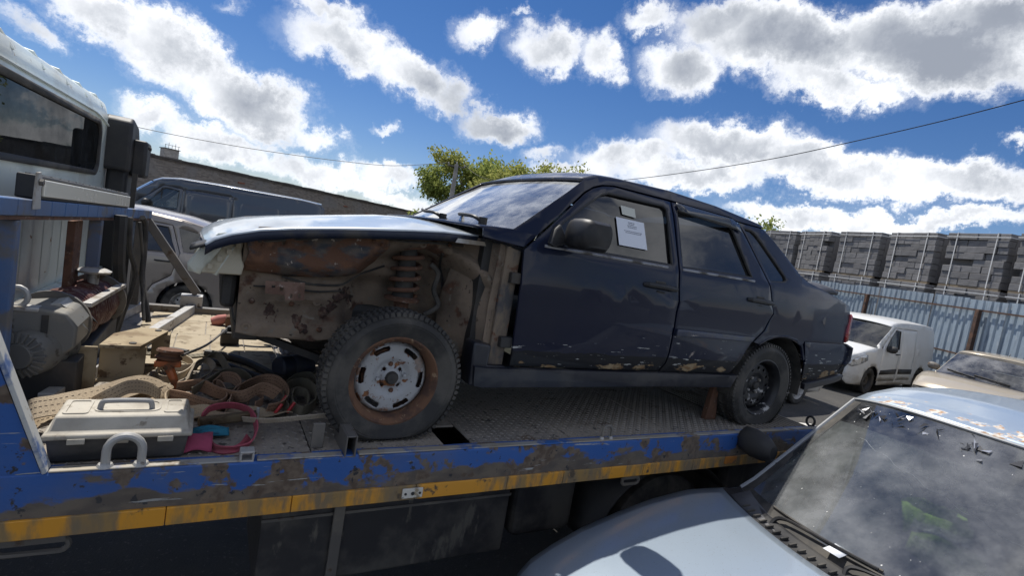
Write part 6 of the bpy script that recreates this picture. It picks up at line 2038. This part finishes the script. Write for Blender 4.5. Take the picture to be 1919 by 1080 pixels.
def taper(x0, x1, y0, y1, z0, z1, i):
    m = MB()
    return m.add([(x0 + i, y0 + i, z0), (x1 - i, y0 + i, z0), (x1 - i, y1 - i, z0), (x0 + i, y1 - i, z0), (x0, y0, z1), (x1, y0, z1), (x1, y1, z1), (x0, y1, z1)],
                 [(3, 2, 1, 0), (4, 5, 6, 7), (0, 1, 5, 4), (1, 2, 6, 5), (2, 3, 7, 6), (3, 0, 4, 7)])
taper(-.185, .185, -.105, .105, .0, .082, .010).build('box_body', BXB, tb, bev=.008)
lid = MB().add([(-.195, -.113, .078), (.195, -.113, .078), (.195, .113, .078), (-.195, .113, .078), (-.195, -.113, .094), (.195, -.113, .094), (.195, .113, .094), (-.195, .113, .094),
                (-.183, -.098, .098), (.183, -.098, .098), (.183, .10, .098), (-.183, .10, .098), (-.172, -.075, .142), (.172, -.075, .142), (.172, .085, .142), (-.172, .085, .142)],
               [(3, 2, 1, 0)] + [(i, (i + 1) % 4, 4 + (i + 1) % 4, 4 + i) for i in range(4)] + [(4 + i, 4 + (i + 1) % 4, 8 + (i + 1) % 4, 8 + i) for i in range(4)] + [(8 + i, 8 + (i + 1) % 4, 12 + (i + 1) % 4, 12 + i) for i in range(4)] + [(12, 13, 14, 15)]).build('lid', LID, tb, bev=.006)
for xa, xb in ((-.160, -.095), (.105, .160)):
    panel('lid_panel', rrect(xa, xb, -.058, .068, .012, 3), lambda u, v: (u, v, .1425), LID, lid, .2, [rrect(xa + .008, xb - .008, -.050, .060, .008, 3)], .006, False)
panel('handle_well', rrect(-.085, .095, -.045, .060, .03, 4), lambda u, v: (u, v, .1425), LID, lid, .2, [rrect(-.077, .087, -.037, .052, .025, 4)], .005, False)
MB().tube(resamp([(-.07, -.018, .143), (-.066, -.018, .163), (-.05, -.018, .171), (.05, -.018, .171), (.066, -.018, .163), (.07, -.018, .143)], 3), .0085, 8).build('handle', pmat('handle_grey', (.27, .27, .27), .55), lid)
for x in (-.11, .0, .12):
    MB().box(x - .022, x + .022, -.1185, -.1135, .066, .084).build('latch', LID, lid, bev=.002)

# snatch block with orange cheek and its cable to the sedan
ORNG = pmat('orange_paint', (.42, .12, .035), .55, layers=[dict(s=9, lo=.45, hi=.6, c=(.17, .07, .035), rough=.9), dict(s=22, lo=.58, hi=.66, c=(.09, .055, .035), rough=.9)])
pc = Vector((-.115, 2.70, D + .125))
pb_ = wthing('snatch_block', 'worn orange snatch block pulley hanging at the beige winch bracket', 'pulley', pc)
MB().lathe([(0, -.008), (.050, -.010), (.054, .0), (.042, .008), (.042, .016), (.054, .024), (.050, .034), (0, .034)], pc + Vector((0, 0, .02)), (.1, .1, 1), 24).build('sheave', RUSTM, pb_)
MB().prism([(-.052, -.03), (.052, -.03), (.045, .02), (0, .045), (-.045, .02)], lambda u, v: pc + Vector((u, v - .01, .010)), lambda u, v: pc + Vector((u, v - .01, -.018))).build('cheek_plate', ORNG, pb_, bev=.006)
MB().tube(resamp([pc + Vector((.0, -.02, -.015)), pc + Vector((.018, -.035, -.045)), pc + Vector((.034, -.045, -.085)), pc + Vector((.044, -.045, -.118))], 4), [.022, .020, .019, .018, .018, .018, .017, .016, .015, .014, .013, .011, .008], 10).build('hook', ORNG, pb_)
ca, cbp = pc + Vector((.05, .0, .03)), Vector((.13, 3.55, D + .10))
tag(MB().tube(resamp([ca, ca.lerp(cbp, .5) + Vector((0, 0, -.025)), cbp], 8), .0065, 6).build('tow_cable', pmat('cable_grey', (.10, .09, .08), .6, .3)), 'thin steel tow cable from the pulley towards the sedan nose', 'cable')
ch = wthing('tow_hook', 'dark forged tow hook with frayed cable end in front of the sedan', 'hook', (.13, 3.55, D))
MB().tube(resamp([cbp, cbp + Vector((.05, .0, .0)), cbp + Vector((.09, .01, -.005))], 3), [.014, .02, .022, .02, .018, .016, .012], 8).build('shank', DARKM, ch)
MB().tube(resamp([cbp + Vector((.08, .01, -.005)), cbp + Vector((.12, .02, .05)), cbp + Vector((.18, .03, .075)), cbp + Vector((.25, .03, .05)), cbp + Vector((.27, .02, -.01)), cbp + Vector((.22, .02, -.05))], 4), .019, 10).build('bow', DARKM, ch)
MB().box(.10, .20, 3.50, 3.60, D + .01, D + .085).build('hook_rest', DARKM, ch, smooth=False, bev=.01)

# black hose lying under the nose, blue canister, rag heap
HOSE = pmat('hose_black', (.018, .018, .019), .6, layers=[dict(s=6, lo=.5, hi=.7, c=(.07, .062, .052), rough=.9)])
tag(MB().tube(resamp([dk(276, 656, .018), dk(320, 656, .018), dk(352, 661, .018)], 6), .016, 8).build('rubber_hose', HOSE), 'short black rubber hose on the sunlit floor beside the pulley', 'hose')
tag(MB().tube(resamp([dk(385, 662, .02), dk(425, 668, .022), dk(470, 682, .022), dk(505, 700, .022), dk(535, 712, .022)], 6), .02, 8).build('rubber_hose', HOSE), 'long thick black hose running under the sedan front towards the tyre', 'hose')
tag(MB().tube(resamp([dk(395, 676, .018), dk(440, 690, .018), dk(480, 705, .018), dk(510, 716, .018)], 6), .015, 8).build('rubber_hose', HOSE), 'second thinner black hose parallel to the thick one', 'hose')
a, b = dk(520, 690, .062), dk(592, 682, .062)
b = a + (b - a).normalized()*.19
ax_ = (b - a).normalized()
tag(MB().lathe([(0, 0), (.052, 0), (.060, .008), (.060, .07), (.057, .075), (.060, .08), (.060, .178), (.052, .19), (0, .19)], a, ax_, 28).build('canister', pmat('blue_grey_plastic', (.035, .045, .075), .5, layers=[dict(s=6, lo=.45, hi=.68, c=(.09, .085, .08), a=.7, rough=.9)])), 'dark blue-grey cylindrical canister lying under the sedan nose', 'canister')
c = at(408, 605, 'Z', D + .02)
rg_ = MB().lathe([(0, 0), (.03, .005), (.038, .05), (.03, .10), (0, .115)], c + Vector((-.04, 0, 0)), (.9, -.1, .35), 12)
tag(rg_.build('rag', pmat('pink_rag', (.50, .20, .17), .9, vary=.2)), 'small pink rag at the far deck edge beyond the sedan nose', 'rag')
c = at(440, 606, 'Z', D + .03)
tag(MB().box(c.x - .06, c.x + .07, c.y - .05, c.y + .05, D + .008, D + .085).build('rusty_fitting', RUSTM, None, smooth=False, bev=.018), 'small rusty brown fitting beside the pink rag', 'fitting')
# by the tail of the deck
c = at(1500, 786, 'Z', D + .02)
rgm = pmat('brown_rag', (.085, .045, .035), .95, vary=.3)
tag(MB().grid(lambda u, v: Vector((3.35 + .26*u, 2.22 + .16*v, D + .012 + .05*sin(pi*u)*sin(pi*v) + .012*sin(11*u + 7*v))), 16, 12).build('rag', rgm, None, solid=.01), 'dark brown rag lying at the deck tail behind the rear tyre', 'rag')
pts = [(3.655 + .0*cos(q), YE + .06 + .028*cos(q), D + .04 + .032*sin(q)) for q in [2*pi*i/14 for i in range(14)]]
o = MB().tube(pts, .008, 8, closed=True).build('tail_ring', DARKM, truck)
